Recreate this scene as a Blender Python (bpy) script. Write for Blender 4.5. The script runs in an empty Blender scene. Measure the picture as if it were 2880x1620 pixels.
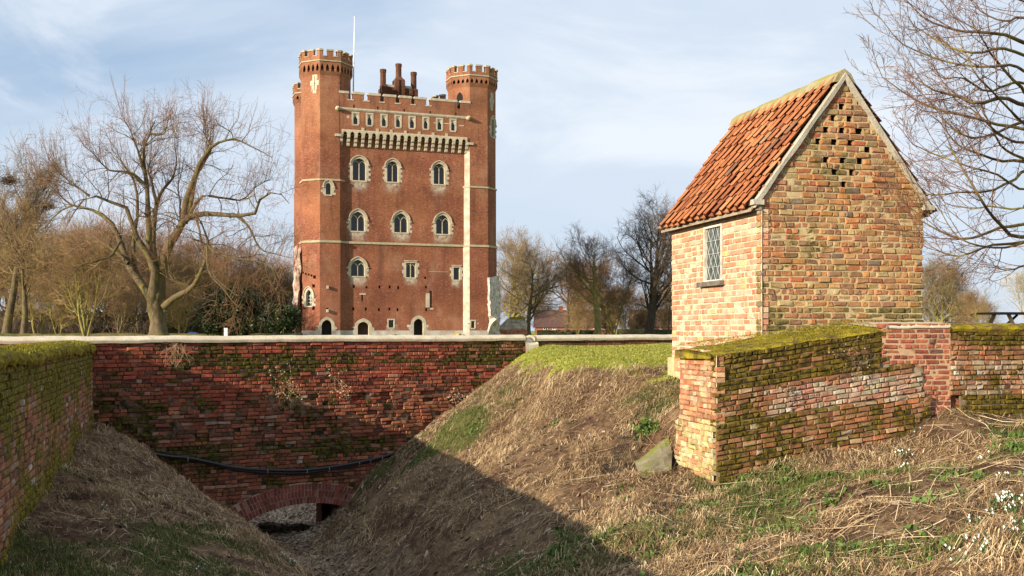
import bpy, math, random
import numpy as np
from mathutils import Vector
random.seed(5)
RNG = np.random.default_rng(11)
C = bpy.context.scene.collection
F = 2900.0; CX = 1440.0; HY = 930.0          # focal length, principal column and horizon row, in pixels of the photograph
PI = math.pi
Z3 = np.array([0, 0, 1.0])
def at(px, py, y):                            # the point seen at a pixel at a depth
    return np.array([(px-CX)/F*y, y, (HY-py)/F*y])

# ------------------------------------------------------------------ objects
ROOT = {}
def empty(name, loc, label=None, cat=None, group=None, kind=None):
    o = bpy.data.objects.new(name, None); C.objects.link(o)
    o.location = [float(v) for v in loc]; o.empty_display_size = .2
    ROOT[o.name] = np.array(loc, float)
    tag(o, label, cat, group, kind)
    return o
def tag(o, label=None, cat=None, group=None, kind=None):
    if label: o['label'] = label
    if cat: o['category'] = cat
    if group: o['group'] = group
    if kind: o['kind'] = kind
    return o
def link(name, me, parent=None):
    o = bpy.data.objects.new(name, me); C.objects.link(o)
    if parent is not None:
        o.parent = parent; ROOT[o.name] = ROOT[parent.name]
    else: ROOT[o.name] = np.zeros(3)
    return o
class MB:
    def __init__(s): s.v = []; s.f = []; s.m = []
    def add(s, vs, fs, m=0):
        b = len(s.v); s.v += [tuple(float(c) for c in p) for p in vs]
        for f in fs: s.f.append(tuple(b+i for i in f)); s.m.append(m)
    def quad(s, a, b, c, d, m=0): s.add([a, b, c, d], [(0, 1, 2, 3)], m)
    def hexa(s, p, m=0):                      # 8 points, bottom ring then top ring
        s.add(p, [(3, 2, 1, 0), (4, 5, 6, 7), (0, 1, 5, 4), (1, 2, 6, 5), (2, 3, 7, 6), (3, 0, 4, 7)], m)
    def box(s, c, sx, sy, sz, rz=0, m=0):
        cs, sn = math.cos(rz), math.sin(rz); p = []
        for z in (-.5, .5):
            for x, y in ((-.5, -.5), (.5, -.5), (.5, .5), (-.5, .5)):
                X, Y = x*sx, y*sy
                p.append((c[0]+X*cs-Y*sn, c[1]+X*sn+Y*cs, c[2]+z*sz))
        s.hexa(p, m)
    def prism(s, poly, d, m=0):               # planar polygon extruded by the vector d
        n = len(poly); d = np.array(d, float)
        vs = [np.array(p, float) for p in poly] + [np.array(p, float)+d for p in poly]
        s.add(vs, [tuple(range(n))[::-1], tuple(range(n, 2*n))] + [(i, (i+1) % n, n+(i+1) % n, n+i) for i in range(n)], m)
    def tube(s, pts, r, n=6, m=0, cap=True):
        pts = [np.array(p, float) for p in pts]; K = len(pts)
        if not hasattr(r, '__len__'): r = [r]*K
        b = len(s.v)
        for i, p in enumerate(pts):
            t = pts[min(i+1, K-1)]-pts[max(i-1, 0)]; t = t/(np.linalg.norm(t)+1e-9)
            ref = np.array([0, 0, 1.]) if abs(t[2]) < .9 else np.array([1., 0, 0])
            u = np.cross(t, ref); u /= np.linalg.norm(u); w = np.cross(t, u)
            for k in range(n):
                a = 2*PI*k/n; s.v.append(tuple(p+r[i]*(math.cos(a)*u+math.sin(a)*w)))
        for i in range(K-1):
            for k in range(n):
                s.f.append((b+i*n+k, b+i*n+(k+1) % n, b+(i+1)*n+(k+1) % n, b+(i+1)*n+k)); s.m.append(m)
        if cap:
            s.f.append(tuple(b+k for k in range(n))[::-1]); s.m.append(m)
            s.f.append(tuple(b+(K-1)*n+k for k in range(n))); s.m.append(m)
    def build(s, name, mats, parent=None, smooth=False, fix=True):
        me = bpy.data.meshes.new(name)
        off = ROOT[parent.name] if parent is not None else np.zeros(3)
        v = np.array(s.v)-off if len(s.v) else np.zeros((0, 3))
        me.from_pydata(v.tolist(), [], s.f)
        if not isinstance(mats, (list, tuple)): mats = [mats]
        for m in mats: me.materials.append(m)
        me.polygons.foreach_set('material_index', s.m)
        if smooth: me.polygons.foreach_set('use_smooth', [True]*len(s.f))
        if fix:
            import bmesh
            bm = bmesh.new(); bm.from_mesh(me); bmesh.ops.recalc_face_normals(bm, faces=bm.faces); bm.to_mesh(me); bm.free()
        me.update()
        return link(name, me, parent)
def npmesh(name, V, Q, mats, parent=None, smooth=False, fattr=None, fcol=None, matidx=None):
    """V (n,3); Q (m,k) all faces the same size; fattr {name: per-face float}; fcol per-face rgb -> attribute 'col'"""
    me = bpy.data.meshes.new(name)
    off = ROOT[parent.name] if parent is not None else np.zeros(3)
    V = np.asarray(V, float)-off; Q = np.asarray(Q, np.int32); m, k = Q.shape
    me.vertices.add(len(V)); me.vertices.foreach_set('co', V.astype(np.float32).ravel())
    me.loops.add(m*k); me.loops.foreach_set('vertex_index', Q.ravel())
    me.polygons.add(m); me.polygons.foreach_set('loop_start', np.arange(0, m*k, k, dtype=np.int32))
    if not isinstance(mats, (list, tuple)): mats = [mats]
    for mm in mats: me.materials.append(mm)
    if matidx is not None: me.polygons.foreach_set('material_index', np.asarray(matidx, np.int32))
    me.polygons.foreach_set('use_smooth', np.full(m, bool(smooth)))
    me.update(calc_edges=True)
    for nm, a in (fattr or {}).items():
        at_ = me.attributes.new(nm, 'FLOAT', 'FACE'); at_.data.foreach_set('value', np.asarray(a, np.float32))
    if fcol is not None:
        at_ = me.attributes.new('col', 'FLOAT_COLOR', 'FACE')
        at_.data.foreach_set('color', np.concatenate([fcol, np.ones((m, 1))], 1).astype(np.float32).ravel())
    return link(name, me, parent)

# ------------------------------------------------------------------ value noise for shapes
_P = np.random.default_rng(3).random((64, 64, 64))
def vnoise(p):
    p = np.asarray(p, float); i = np.floor(p).astype(int); f = p-i; f = f*f*(3-2*f); i &= 63; j = (i+1) & 63
    r = 0
    for a in (0, 1):
        for b in (0, 1):
            for c in (0, 1):
                w = (f[..., 0] if a else 1-f[..., 0])*(f[..., 1] if b else 1-f[..., 1])*(f[..., 2] if c else 1-f[..., 2])
                r = r+w*_P[(j if a else i)[..., 0], (j if b else i)[..., 1], (j if c else i)[..., 2]]
    return r-.5
def fbm(p, o=4):
    p = np.asarray(p, float); r = 0; a = 1
    for k in range(o): r = r+a*vnoise(p*2**k+17*k); a *= .5
    return r
def sstep(a, b, x): t = np.clip((np.asarray(x, float)-a)/(b-a), 0, 1); return t*t*(3-2*t)

# ------------------------------------------------------------------ materials
class N:
    def __init__(s, name):
        s.m = bpy.data.materials.new(name); s.m.use_nodes = True; s.t = s.m.node_tree; s.t.nodes.clear()
        s.out = s.t.nodes.new('ShaderNodeOutputMaterial'); s._tc = None
    def n(s, ty, **kw):
        x = s.t.nodes.new(ty)
        for k, v in kw.items(): setattr(x, k, v)
        return x
    def put(s, sock, v):
        if hasattr(v, 'bl_idname') or isinstance(v, bpy.types.NodeSocket): s.t.links.new(v, sock)
        elif isinstance(v, (tuple, list)) and len(v) == 3 and sock.type == 'RGBA': sock.default_value = (*v, 1)
        else: sock.default_value = v
    def co(s, scale=None):
        if s._tc is None: s._tc = s.n('ShaderNodeTexCoord').outputs['Object']
        if scale is None: return s._tc
        mp = s.n('ShaderNodeMapping'); s.put(mp.inputs['Vector'], s._tc); mp.inputs['Scale'].default_value = scale
        return mp.outputs[0]
    def noise(s, sc, det=4, ro=.55, vec=None, dist=0, out='Fac'):
        x = s.n('ShaderNodeTexNoise'); s.put(x.inputs['Vector'], vec if vec is not None else s.co())
        x.inputs['Scale'].default_value = sc; x.inputs['Detail'].default_value = det; x.inputs['Roughness'].default_value = ro
        x.inputs['Distortion'].default_value = dist
        return x.outputs[out]
    def vor(s, sc, out='Distance', vec=None):
        x = s.n('ShaderNodeTexVoronoi'); s.put(x.inputs['Vector'], vec if vec is not None else s.co()); x.inputs['Scale'].default_value = sc
        return x.outputs[out]
    def ramp(s, f, stops, mode='LINEAR'):
        x = s.n('ShaderNodeValToRGB'); e = x.color_ramp.elements; x.color_ramp.interpolation = mode
        while len(e) > 1: e.remove(e[0])
        for i, (p, c) in enumerate(stops):
            el = e[0] if i == 0 else e.new(p)
            el.position = p; el.color = (*c, 1) if len(c) == 3 else c
        s.put(x.inputs[0], f); return x.outputs[0]
    def ss(s, f, a, b):
        x = s.n('ShaderNodeMapRange', interpolation_type='SMOOTHSTEP'); s.put(x.inputs[0], f)
        x.inputs[1].default_value = a; x.inputs[2].default_value = b; return x.outputs[0]
    def mix(s, f, a, b, mode='MIX'):
        x = s.n('ShaderNodeMix', data_type='RGBA', blend_type=mode)
        s.put(x.inputs[0], f); s.put(x.inputs[6], a); s.put(x.inputs[7], b); return x.outputs[2]
    def math(s, op, a, b=0.0, c=None):
        x = s.n('ShaderNodeMath', operation=op); s.put(x.inputs[0], a); s.put(x.inputs[1], b)
        if c is not None: s.put(x.inputs[2], c)
        return x.outputs[0]
    def attr(s, nm, out='Fac'):
        x = s.n('ShaderNodeAttribute', attribute_name=nm); return x.outputs[out]
    def up(s):
        g = s.n('ShaderNodeNewGeometry'); x = s.n('ShaderNodeSeparateXYZ'); s.put(x.inputs[0], g.outputs['Normal']); return x.outputs[2]
    def bump(s, h, st=.5, dist=.02):
        x = s.n('ShaderNodeBump'); x.inputs['Strength'].default_value = st; x.inputs['Distance'].default_value = dist
        s.put(x.inputs['Height'], h); return x.outputs[0]
    def bsdf(s, col, rough=.85, nrm=None, spec=.3, **kw):
        b = s.n('ShaderNodeBsdfPrincipled'); s.put(b.inputs['Base Color'], col); s.put(b.inputs['Roughness'], rough)
        b.inputs['Specular IOR Level'].default_value = spec
        if nrm is not None: s.put(b.inputs['Normal'], nrm)
        for k, v in kw.items(): s.put(b.inputs[k], v)
        s.t.links.new(b.outputs[0], s.out.inputs[0]); return s.m

def mat_brick(name, moss=((.035, .04, .006), (.13, .115, .012)), var=.5, fine=30, wash=None):
    m = N(name); c = m.attr('col', 'Color')
    n1 = m.noise(9, 5, .65); n2 = m.noise(fine*2, 4, .6)
    c = m.mix(1, c, m.ramp(n1, [(.25, (1-var,)*3), (.75, (1+var*.7,)*3)]), 'MULTIPLY')
    c = m.mix(m.ss(n2, .60, .74), c, (.42, .36, .27))
    if wash: c = m.mix(m.math('MULTIPLY', m.ss(m.noise(1.7, 6, .72), .30, .70), wash[0]), c, m.mix(m.ss(m.noise(7, 4, .7), .35, .65), wash[1], wash[2]))
    mk = m.math('ADD', m.attr('moss'), m.math('MULTIPLY', m.math('SUBTRACT', m.noise(4.5, 5, .65), .5), 1.5))
    mk = m.math('ADD', mk, m.math('MULTIPLY', m.math('MAXIMUM', m.up(), 0.0), .25))
    mk = m.ss(mk, .34, .60)
    mc = m.mix(m.ss(m.noise(14, 4, .7), .35, .7), moss[0], moss[1])
    c = m.mix(mk, c, mc)
    b = m.bump(m.math('ADD', n2, m.math('MULTIPLY', n1, 1.5)), .7, .012)
    return m.bsdf(c, .92, b, .15)
def mat_mortar(name, ca, cb, moss=(.05, .05, .01), mossy=.0):
    m = N(name); n1 = m.noise(6, 6, .65); c = m.mix(m.ss(n1, .3, .7), ca, cb)
    c = m.mix(m.ss(m.noise(3.5, 4, .6), .62-mossy*.3, .75-mossy*.3), c, moss)
    return m.bsdf(c, .95, m.bump(m.noise(50, 4), .6, .01), .1)
def mat_castle(name, k=1.0, warm=0.0):
    m = N(name)
    big = m.noise(.22, 5, .6); mid = m.noise(1.6, 5, .7); cr = m.noise(1.0, 3, .7, m.co((3.2, 3.2, 11)))
    c = m.ramp(cr, [(.26, (.10*k, .034*k, .024*k)), (.43, (.20*k, .066*k, .036*k)), (.57, (.27*k, .095*k, .050*k)), (.75, (.40*k, .20*k, .12*k))])
    c = m.mix(m.ss(big, .38, .66), c, m.mix(.5, c, (.36*k, .145*k, .065*k)))
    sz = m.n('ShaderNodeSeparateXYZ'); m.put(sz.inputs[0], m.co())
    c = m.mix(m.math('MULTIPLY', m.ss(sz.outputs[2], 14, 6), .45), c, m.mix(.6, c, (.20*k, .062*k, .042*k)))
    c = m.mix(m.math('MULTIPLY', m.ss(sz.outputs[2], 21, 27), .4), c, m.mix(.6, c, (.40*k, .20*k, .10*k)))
    c = m.mix(m.ss(mid, .56, .78), c, m.mix(.65, c, (.135*k, .046*k, .03*k)))
    fl = m.noise(5.5, 3, .75, m.co((1, 1, 2.2)))
    c = m.mix(m.ss(fl, .60, .70), c, (.5, .37, .26))
    dr = m.noise(.6, 4, .7, m.co((2.4, 2.4, .25)))
    c = m.mix(m.math('MULTIPLY', m.ss(dr, .50, .72), .6), c, (.13, .056, .038))
    c = m.mix(m.math('MULTIPLY', m.ss(m.noise(.35, 5, .7, m.co((1, 1, .5))), .50, .68), .4), c, (.40, .22, .13))
    c = m.mix(1, c, (.84*k**1.2, .87*k**1.2, .90*k**1.2), 'MULTIPLY')
    c = m.mix(1, c, m.ramp(m.noise(.16, 5, .65, m.co((1, 1, 1.6))), [(.3, (.72, .72, .72)), (.7, (1.28, 1.28, 1.32))]), 'MULTIPLY')
    c = m.mix(m.math('MULTIPLY', m.attr('stain'), m.ss(m.noise(2.2, 5, .7), .28, .62)), c, (.46, .42, .33))
    return m.bsdf(c, .93, m.bump(cr, .5, .05), .1)
def mat_simple(name, a, b, sc=6, rough=.8, bump=.4, bd=.01, det=5, spec=.3, bs=None, lichen=None, lf=.55):
    m = N(name); n1 = m.noise(sc, det, .6); c = m.mix(m.ss(n1, .3, .7), a, b)
    if lichen: c = m.mix(m.math('MULTIPLY', m.ss(m.noise(sc*.7+1.3, 5, .7), lf-.08, lf+.12), m.ss(m.up(), .15, .8)), c, lichen)
    return m.bsdf(c, rough, m.bump(m.noise(bs or sc*6, 4), bump, bd), spec)
def mat_attr(name, stops, rough=.8, spec=.2, trans=0, nsc=None):
    m = N(name); c = m.ramp(m.attr('rnd'), stops)
    if nsc: c = m.mix(1, c, m.ramp(m.noise(nsc, 3), [(.3, (.7,)*3), (.7, (1.25,)*3)]), 'MULTIPLY')
    if trans: return m.bsdf(c, rough, None, spec, **{'Subsurface Weight': 0.0})
    return m.bsdf(c, rough, None, spec)

M = {}
M['hut_brick'] = mat_brick('hut_brick', moss=((.075, .06, .02), (.22, .175, .06)), var=.45, wash=(.30, (.30, .21, .095), (.36, .20, .10)))
M['side_brick'] = mat_brick('side_brick', var=.35, wash=(.28, (.55, .375, .25), (.50, .28, .17)))
M['ramp_brick'] = mat_brick('ramp_brick', moss=((.036, .027, .006), (.165, .115, .015)), var=.5)
M['red_brick'] = mat_brick('red_brick', moss=((.018, .016, .007), (.13, .105, .015)), var=.5, wash=(.35, (.10, .045, .03), (.20, .09, .05)))
M['left_brick'] = mat_brick('left_brick', moss=((.075, .062, .009), (.26, .21, .022)), var=.4)
M['hut_mortar'] = mat_mortar('hut_mortar', (.52, .41, .23), (.38, .29, .155), (.2, .17, .06), .1)
M['side_mortar'] = mat_mortar('side_mortar', (.60, .48, .34), (.48, .37, .25), (.5, .4, .28), 0)
M['old_mortar'] = mat_mortar('old_mortar', (.30, .235, .15), (.16, .115, .065), (.045, .042, .01), .5)
M['new_mortar'] = mat_mortar('new_mortar', (.48, .34, .20), (.38, .26, .155))
M['dark_mortar'] = mat_mortar('dark_mortar', (.21, .135, .09), (.065, .038, .026), (.022, .022, .008), .4)
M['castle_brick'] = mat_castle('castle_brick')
M['shaded_chimney_brick'] = mat_castle('shaded_chimney_brick', .64)  # castle brick darkened, shade on the chimneys put into the colour
M['stone'] = mat_simple('pale_limestone', (.48, .42, .315), (.34, .29, .21), 2.5, .85, .3, .03, lichen=(.38, .30, .06), lf=.5)
M['cap_stone'] = mat_simple('lichened_cap_stone', (.40, .34, .22), (.30, .26, .16), 2.5, .9, .3, .03, lichen=(.33, .26, .04), lf=.38)
M['render_white'] = mat_simple('white_render', (.54, .45, .35), (.37, .25, .18), 1.2, .9, .5, .05)
M['rubble'] = mat_simple('rubble_core', (.66, .60, .52), (.26, .22, .19), 2.2, .95, 1., .25, 6, .1, 3)
M['plinth'] = mat_simple('plinth_stone', (.50, .47, .42), (.33, .27, .22), .9, .9, .4, .05)
M['coping'] = mat_simple('lime_coping', (.66, .575, .42), (.52, .43, .29), 3.2, .85, .35, .02, bs=25)
def _coping():
    m = N('lime_coping'); c = m.mix(m.ss(m.noise(3.2, 5, .65), .3, .7), (.67, .585, .43), (.54, .45, .30))
    c = m.mix(m.ss(m.noise(5, 6, .75), .58, .72), c, (.34, .28, .18)); c = m.mix(m.ss(m.noise(22, 4, .7), .64, .72), c, (.24, .21, .15))
    return m.bsdf(c, .88, m.bump(m.noise(25, 5, .7), .5, .02), .2)
M['coping'] = _coping()
M['cement'] = mat_simple('cement_verge', (.44, .41, .33), (.33, .30, .23), 5, .9, .5, .02)
M['ridge'] = mat_simple('ridge_tile', (.34, .29, .17), (.22, .19, .10), 5, .9, .6, .02, lichen=(.26, .24, .05), lf=.45)
M['glass_dark'] = N('dark_glass').bsdf((.015, .017, .02), .25, None, .5)
M['dark'] = N('dark_interior').bsdf((.012, .010, .009), .9)
M['door_wood'] = mat_simple('old_door_wood', (.05, .022, .014), (.03, .014, .01), 4, .8)
M['white_paint'] = mat_simple('white_paint', (.80, .79, .76), (.7, .69, .66), 5, .5, .1)
M['frame_wood'] = mat_simple('weathered_white_frame', (.66, .62, .54), (.40, .36, .28), 9, .8, .4)
M['lead'] = mat_simple('lead_came', (.50, .50, .48), (.36, .37, .37), 12, .5, .2, .005, spec=.4)
def _glass():
    m = N('leaded_glass'); n = m.noise(9, 3, .6)
    return m.bsdf(m.mix(m.ss(n, .35, .65), (.03, .045, .03), (.085, .10, .09)), .12, m.bump(m.noise(5, 2), .25, .03), .6)
M['leaded_glass'] = _glass()
M['sill_wood'] = mat_simple('grey_sill_wood', (.17, .14, .11), (.08, .065, .05), 9, .85)
M['eave_wood'] = mat_simple('eave_board', (.34, .28, .20), (.2, .15, .10), 7, .85)
M['tile'] = None
def _tile():
    m = N('clay_pantile'); c = m.ramp(m.attr('rnd'), [(0, (.20, .066, .03)), (.3, (.30, .105, .042)), (.6, (.38, .145, .058)), (.82, (.42, .19, .085)), (.93, (.16, .08, .05)), (1, (.50, .32, .18))])
    c = m.mix(1, c, m.ramp(m.noise(7, 5, .7), [(.25, (.62,)*3), (.75, (1.25,)*3)]), 'MULTIPLY')
    c = m.mix(m.ss(m.noise(18, 4, .7), .60, .74), c, (.16, .12, .07))
    c = m.mix(m.ss(m.noise(11, 4, .7), .66, .76), c, (.58, .42, .24))
    return m.bsdf(c, .8, m.bump(m.noise(40, 3), .35, .01), .25)
M['tile'] = _tile()
def _moss():
    m = N('moss'); c = m.mix(m.ss(m.noise(5, 5, .65), .3, .7), (.12, .098, .009), (.42, .32, .025))
    c = m.mix(m.ss(m.noise(6.5, 6, .75), .49, .62), c, (.13, .085, .04))
    c = m.mix(m.ss(m.noise(13, 5, .7), .63, .72), c, (.30, .26, .17))
    return m.bsdf(c, .95, m.bump(m.noise(38, 5, .7), 1., .03), .1)
M['moss'] = _moss()
M['pipe'] = N('black_pipe').bsdf((.018, .019, .022), .38, None, .5)
M['tie'] = N('white_tie').bsdf((.6, .6, .58), .5)
def mat_bark(name, a, b, green, gf=.5):
    m = N(name); n = m.noise(3.5, 5, .7, m.co((1, 1, .35))); c = m.mix(m.ss(n, .3, .7), a, b)
    c = m.mix(m.ss(m.noise(1.1, 4, .6), gf, gf+.15), c, green)
    return m.bsdf(c, .95, m.bump(n, .7, .08), .1)
M['bark'] = mat_bark('grey_bark', (.072, .052, .032), (.155, .118, .066), (.15, .128, .036))
M['bark_yellow'] = mat_bark('lichened_bark', (.16, .13, .045), (.27, .23, .08), (.30, .26, .06))
M['bark_dark'] = mat_bark('dark_bark', (.035, .028, .023), (.075, .06, .045), (.07, .06, .025), .6)
M['bark_near'] = mat_bark('lime_bark', (.10, .058, .038), (.16, .115, .055), (.21, .175, .03), .48)
def mat_twig(name, a, b): return N(name).bsdf(a, .9, None, .15) if b is None else mat_simple(name, a, b, .6, .9, 0, .01, 2, .15)
M['twig'] = mat_twig('ochre_twigs', (.29, .20, .09), (.19, .115, .062))
M['twig_red'] = mat_twig('reddish_twigs', (.31, .185, .105), (.235, .15, .082))
M['twig_dark'] = mat_twig('dark_twigs', (.09, .07, .055), (.15, .105, .075))
M['twig_pale'] = mat_twig('pale_twigs', (.36, .31, .20), (.28, .22, .14))
M['twig_near'] = mat_twig('lime_twigs', (.135, .066, .040), (.18, .11, .058))
M['straw'] = mat_attr('dry_straw', [(0, (.075, .043, .024)), (.25, (.17, .104, .054)), (.5, (.33, .215, .11)), (.75, (.54, .39, .215)), (1, (.74, .60, .38))], .8)
M['grass'] = mat_attr('grass_blades', [(0, (.12, .14, .018)), (.45, (.26, .28, .035)), (.75, (.36, .34, .06)), (1, (.50, .40, .17))], .7)
M['weed'] = mat_attr('weed_leaves', [(0, (.03, .062, .012)), (.6, (.07, .125, .02)), (1, (.15, .20, .05))], .6)
M['litter'] = mat_attr('leaf_litter', [(0, (.05, .032, .022)), (.4, (.16, .10, .062)), (.75, (.33, .23, .15)), (1, (.46, .36, .25))], .8)
M['holly'] = mat_attr('holly_leaves', [(0, (.008, .014, .005)), (.6, (.022, .036, .010)), (1, (.07, .08, .02))], .4)
M['petal'] = N('white_petal').bsdf((.82, .83, .80), .5)
M['snow_leaf'] = N('snowdrop_leaf').bsdf((.06, .12, .03), .5)
M['slab'] = mat_simple('mossy_slab', (.26, .22, .14), (.15, .13, .08), 3, .9, .5, .02, lichen=(.15, .17, .02), lf=.52)
M['net'] = N('green_netting').bsdf((.012, .03, .022), .6)
M['table_wood'] = mat_simple('brown_table_wood', (.085, .045, .03), (.05, .028, .02), 6, .7)
M['table_leg'] = mat_simple('pale_table_leg', (.42, .27, .14), (.3, .19, .10), 6, .8)
M['house_brick'] = mat_simple('house_brick', (.33, .12, .075), (.25, .085, .055), 1.5, .9)
M['house_roof'] = mat_simple('house_roof_tiles', (.105, .055, .045), (.075, .045, .04), 1.5, .9)
M['hedge'] = mat_simple('hedge_leaves', (.02, .027, .009), (.05, .055, .02), 2.5, .9, 1., .2)
M['bank_grass'] = mat_simple('rough_bank_grass', (.06, .065, .012), (.16, .125, .05), 1.6, .95, 1., .1)
M['tarp'] = N('blue_tarpaulin').bsdf((.035, .12, .28), .5)
M['sign_board'] = mat_simple('sign_board', (.62, .64, .70), (.45, .48, .58), 8, .5)
M['nest'] = mat_twig('nest_twigs', (.03, .022, .018), (.05, .036, .026))
# ------------------------------------------------------------------ wall frames
class Frame:                                  # a vertical plane: P(s,h,d) = O + s*a + d*n + h*z
    def __init__(s, O, ang, flip=1):
        s.O = np.array([O[0], O[1], 0.]); s.a = np.array([math.cos(ang), math.sin(ang), 0])
        s.n = np.array([math.sin(ang), -math.cos(ang), 0])*flip
    def P(s, u, h, d=0): return s.O+u*s.a+d*s.n+np.array([0, 0, h])
    def px(s, px, py, d=0):                   # pixel -> (s, h) on the plane pushed out by d
        r = np.array([(px-CX)/F, 1, (HY-py)/F]); O = s.O+s.n*d
        t = O.dot(s.n)/r.dot(s.n); p = r*t
        return (p-O).dot(s.a), p[2]

def wall_face(mb, fr, s0, s1, h0, h1, holes=(), depth=.4, m=0, back=False, d=0, step=0):
    """flat wall with rectangular holes (sa,sb,ha,hb[,depth,back]); reveals go inwards"""
    hs = sorted({h0, h1, *(np.arange(h0, h1, step).tolist() if step else []), *[min(max(x, h0), h1) for r in holes for x in (r[2], r[3])]})
    for a, b in zip(hs, hs[1:]):
        if b-a < 1e-6: continue
        mid = (a+b)/2; cuts = sorted([(max(r[0], s0), min(r[1], s1)) for r in holes if r[2] < mid < r[3] and r[1] > s0 and r[0] < s1])
        x = s0
        for c0, c1 in cuts+[(s1, s1)]:
            if c0 > x:
                k = max(1, int(math.ceil((c0-x)/step))) if step else 1; e = np.linspace(x, c0, k+1)
                for u0, u1 in zip(e, e[1:]): mb.quad(fr.P(u0, a, d), fr.P(u1, a, d), fr.P(u1, b, d), fr.P(u0, b, d), m)
            x = max(x, c1)
    for r in holes:
        sa, sb, ha, hb = r[:4]; dp = r[4] if len(r) > 4 else depth; bk = r[5] if len(r) > 5 else back
        if ha < h0 or hb > h1: ha, hb = max(ha, h0), min(hb, h1)
        if hb <= ha or dp == 0: continue
        q = [(sa, ha), (sb, ha), (sb, hb), (sa, hb)]
        for (u, v), (w, x) in zip(q, q[1:]+q[:1]):
            mb.quad(fr.P(u, v, d), fr.P(w, x, d), fr.P(w, x, d-dp), fr.P(u, v, d-dp), m)
        if bk: mb.quad(*[fr.P(u, v, d-dp) for u, v in q], m)

def brick_wall(name, fr, U0, U1, V0, V1, ch, bl, keep, col, moss, out, mats, parent=None, shear=lambda u: 0*u, jit=1.0, mort=.011, seed=0, back=.06, header=.3, core=True, cuts=None, rec=None):
    """individually laid bricks (all in the wall's own mesh) over a recessed mortar bed"""
    rg = random.Random(seed); BV = []; info = []
    nr = int(math.ceil((V1-V0)/ch))
    for k in range(nr):
        v = V0+k*ch; u = U0-rg.random()*bl; hd = rg.random() < .35
        while u < U1:
            L = bl*(.5 if (rg.random() < (.8 if hd else header)) else 1)*(1+rg.uniform(-.06, .06)*jit)
            a, b = max(u, U0), min(u+L-mort, U1)
            u += L
            if b-a < .035: continue
            segs = [(a, b)]
            for c0, c1 in (cuts(v+ch/2) if cuts else ()):
                segs = [(p, q) for sa, sb in segs for p, q in ((sa, min(sb, c0)), (max(sa, c1), sb)) if q-p > .03]
            for a, b in segs:
                if not keep((a+b)/2, v+ch/2, a, b): continue
                BV.append((a, b, v+mort/2, v+ch-mort/2)); info.append(((a+b)/2, v+ch/2))
    B = np.array(BV); I = np.array(info); n = len(B); r = np.random.default_rng(seed+1)
    j = lambda s: r.normal(0, s, n)
    cu, cv, hu, hv = (B[:, 0]+B[:, 1])/2, (B[:, 2]+B[:, 3])/2, (B[:, 1]-B[:, 0])/2, (B[:, 3]-B[:, 2])/2
    w = np.array([out(a, b) for a, b in I])+j(.004*jit)
    loops = []
    rot = j(.012*jit)
    for (e, dw, js) in ((-.012, 0, .004), (0, -.009, .003), (.002, None, 0)):
        ring = []
        for sx, sy in ((-1, -1), (1, -1), (1, 1), (-1, 1)):
            du = sx*(hu+e)+j(js*jit); dv = sy*(hv+e*.8)+j(js*jit*.7)
            uu = cu+du; vv = cv+dv+rot*du
            ww = (w+dw+j(.0025*jit)) if dw is not None else np.full(n, -back)
            ring.append(fr.O+uu[:, None]*fr.a+ww[:, None]*fr.n+(vv+shear(uu))[:, None]*Z3)
        loops.append(np.stack(ring, 1))
    V = np.concatenate(loops, 1).reshape(-1, 3)
    fq = [(0, 1, 2, 3)]
    for l in (0, 4):
        for i in range(4): k2 = (i+1) % 4; fq.append((l+4+i, l+4+k2, l+k2, l+i))
    fq = np.array(fq); Q = (np.arange(n)[:, None, None]*12+fq[None]).reshape(-1, 4)
    nf = len(fq); cols = np.array([col(a, b, rg) for a, b in I]); ms = np.array([moss(a, b, rg) for a, b in I])
    idx = [0]*len(Q); colf = np.repeat(cols, nf, 0); msf = np.repeat(ms, nf)
    V2, Q2 = [], []
    if core:
        st = .04; us = np.arange(U0, U1+st/2, st)
        for k in range(nr):
            v = V0+k*ch; cc = cuts(v+ch/2) if cuts else ()
            on = [keep(u+st/2, v+ch/2, u, u+st) and not any(c0 < u+st/2 < c1 for c0, c1 in cc) for u in us[:-1]]
            i = 0
            while i < len(on):
                if on[i]:
                    q = i
                    while q < len(on) and on[q] and q-i < 8: q += 1
                    d = out((us[i]+us[q])/2, v+ch/2)-(rec if rec is not None else .012+.009*jit)
                    b = len(V)+len(V2)
                    for (uu, vv) in ((us[i], v), (us[q], v), (us[q], v+ch), (us[i], v+ch)):
                        V2.append(fr.P(uu, vv+shear(uu), d))
                    Q2.append((b, b+1, b+2, b+3)); i = q
                else: i += 1
    if V2:
        V = np.concatenate([V, np.array(V2)]); Q = np.concatenate([Q, np.array(Q2)]); idx += [1]*len(Q2)
        colf = np.concatenate([colf, np.full((len(Q2), 3), .3)]); msf = np.concatenate([msf, np.zeros(len(Q2))])
    return npmesh(name, V, Q, mats, parent, False, {'moss': msf}, colf, idx)

# ------------------------------------------------------------------ plan of the foreground
TB = math.radians(30)
FB = Frame((-7.588, 18.68), TB)                                       # face of the moat bridge
TH = math.radians(13.9)
FR = Frame((2.457, 12.5), TH)                                         # front of the mossy ramped wall
FH = Frame((3.38, 14.0), TH)                                          # gable of the hut
FL = Frame((-7.588, 18.68), math.atan2(-.9551, .2964), -1)            # moat side of the wall on the left
def bt(x, y): return -((x-FB.O[0])*FB.n[0]+(y-FB.O[1])*FB.n[1])       # distance behind the bridge face
def bs(x, y): return (x-FB.O[0])*FB.a[0]+(y-FB.O[1])*FB.a[1]
def lt(x, y): return -((x-FL.O[0])*FL.n[0]+(y-FL.O[1])*FL.n[1])       # distance behind the left wall's face
def rt(x, y): return -((x-FR.O[0])*FR.n[0]+(y-FR.O[1])*FR.n[1])
def rs(x, y): return (x-FR.O[0])*FR.a[0]+(y-FR.O[1])*FR.a[1]
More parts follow.
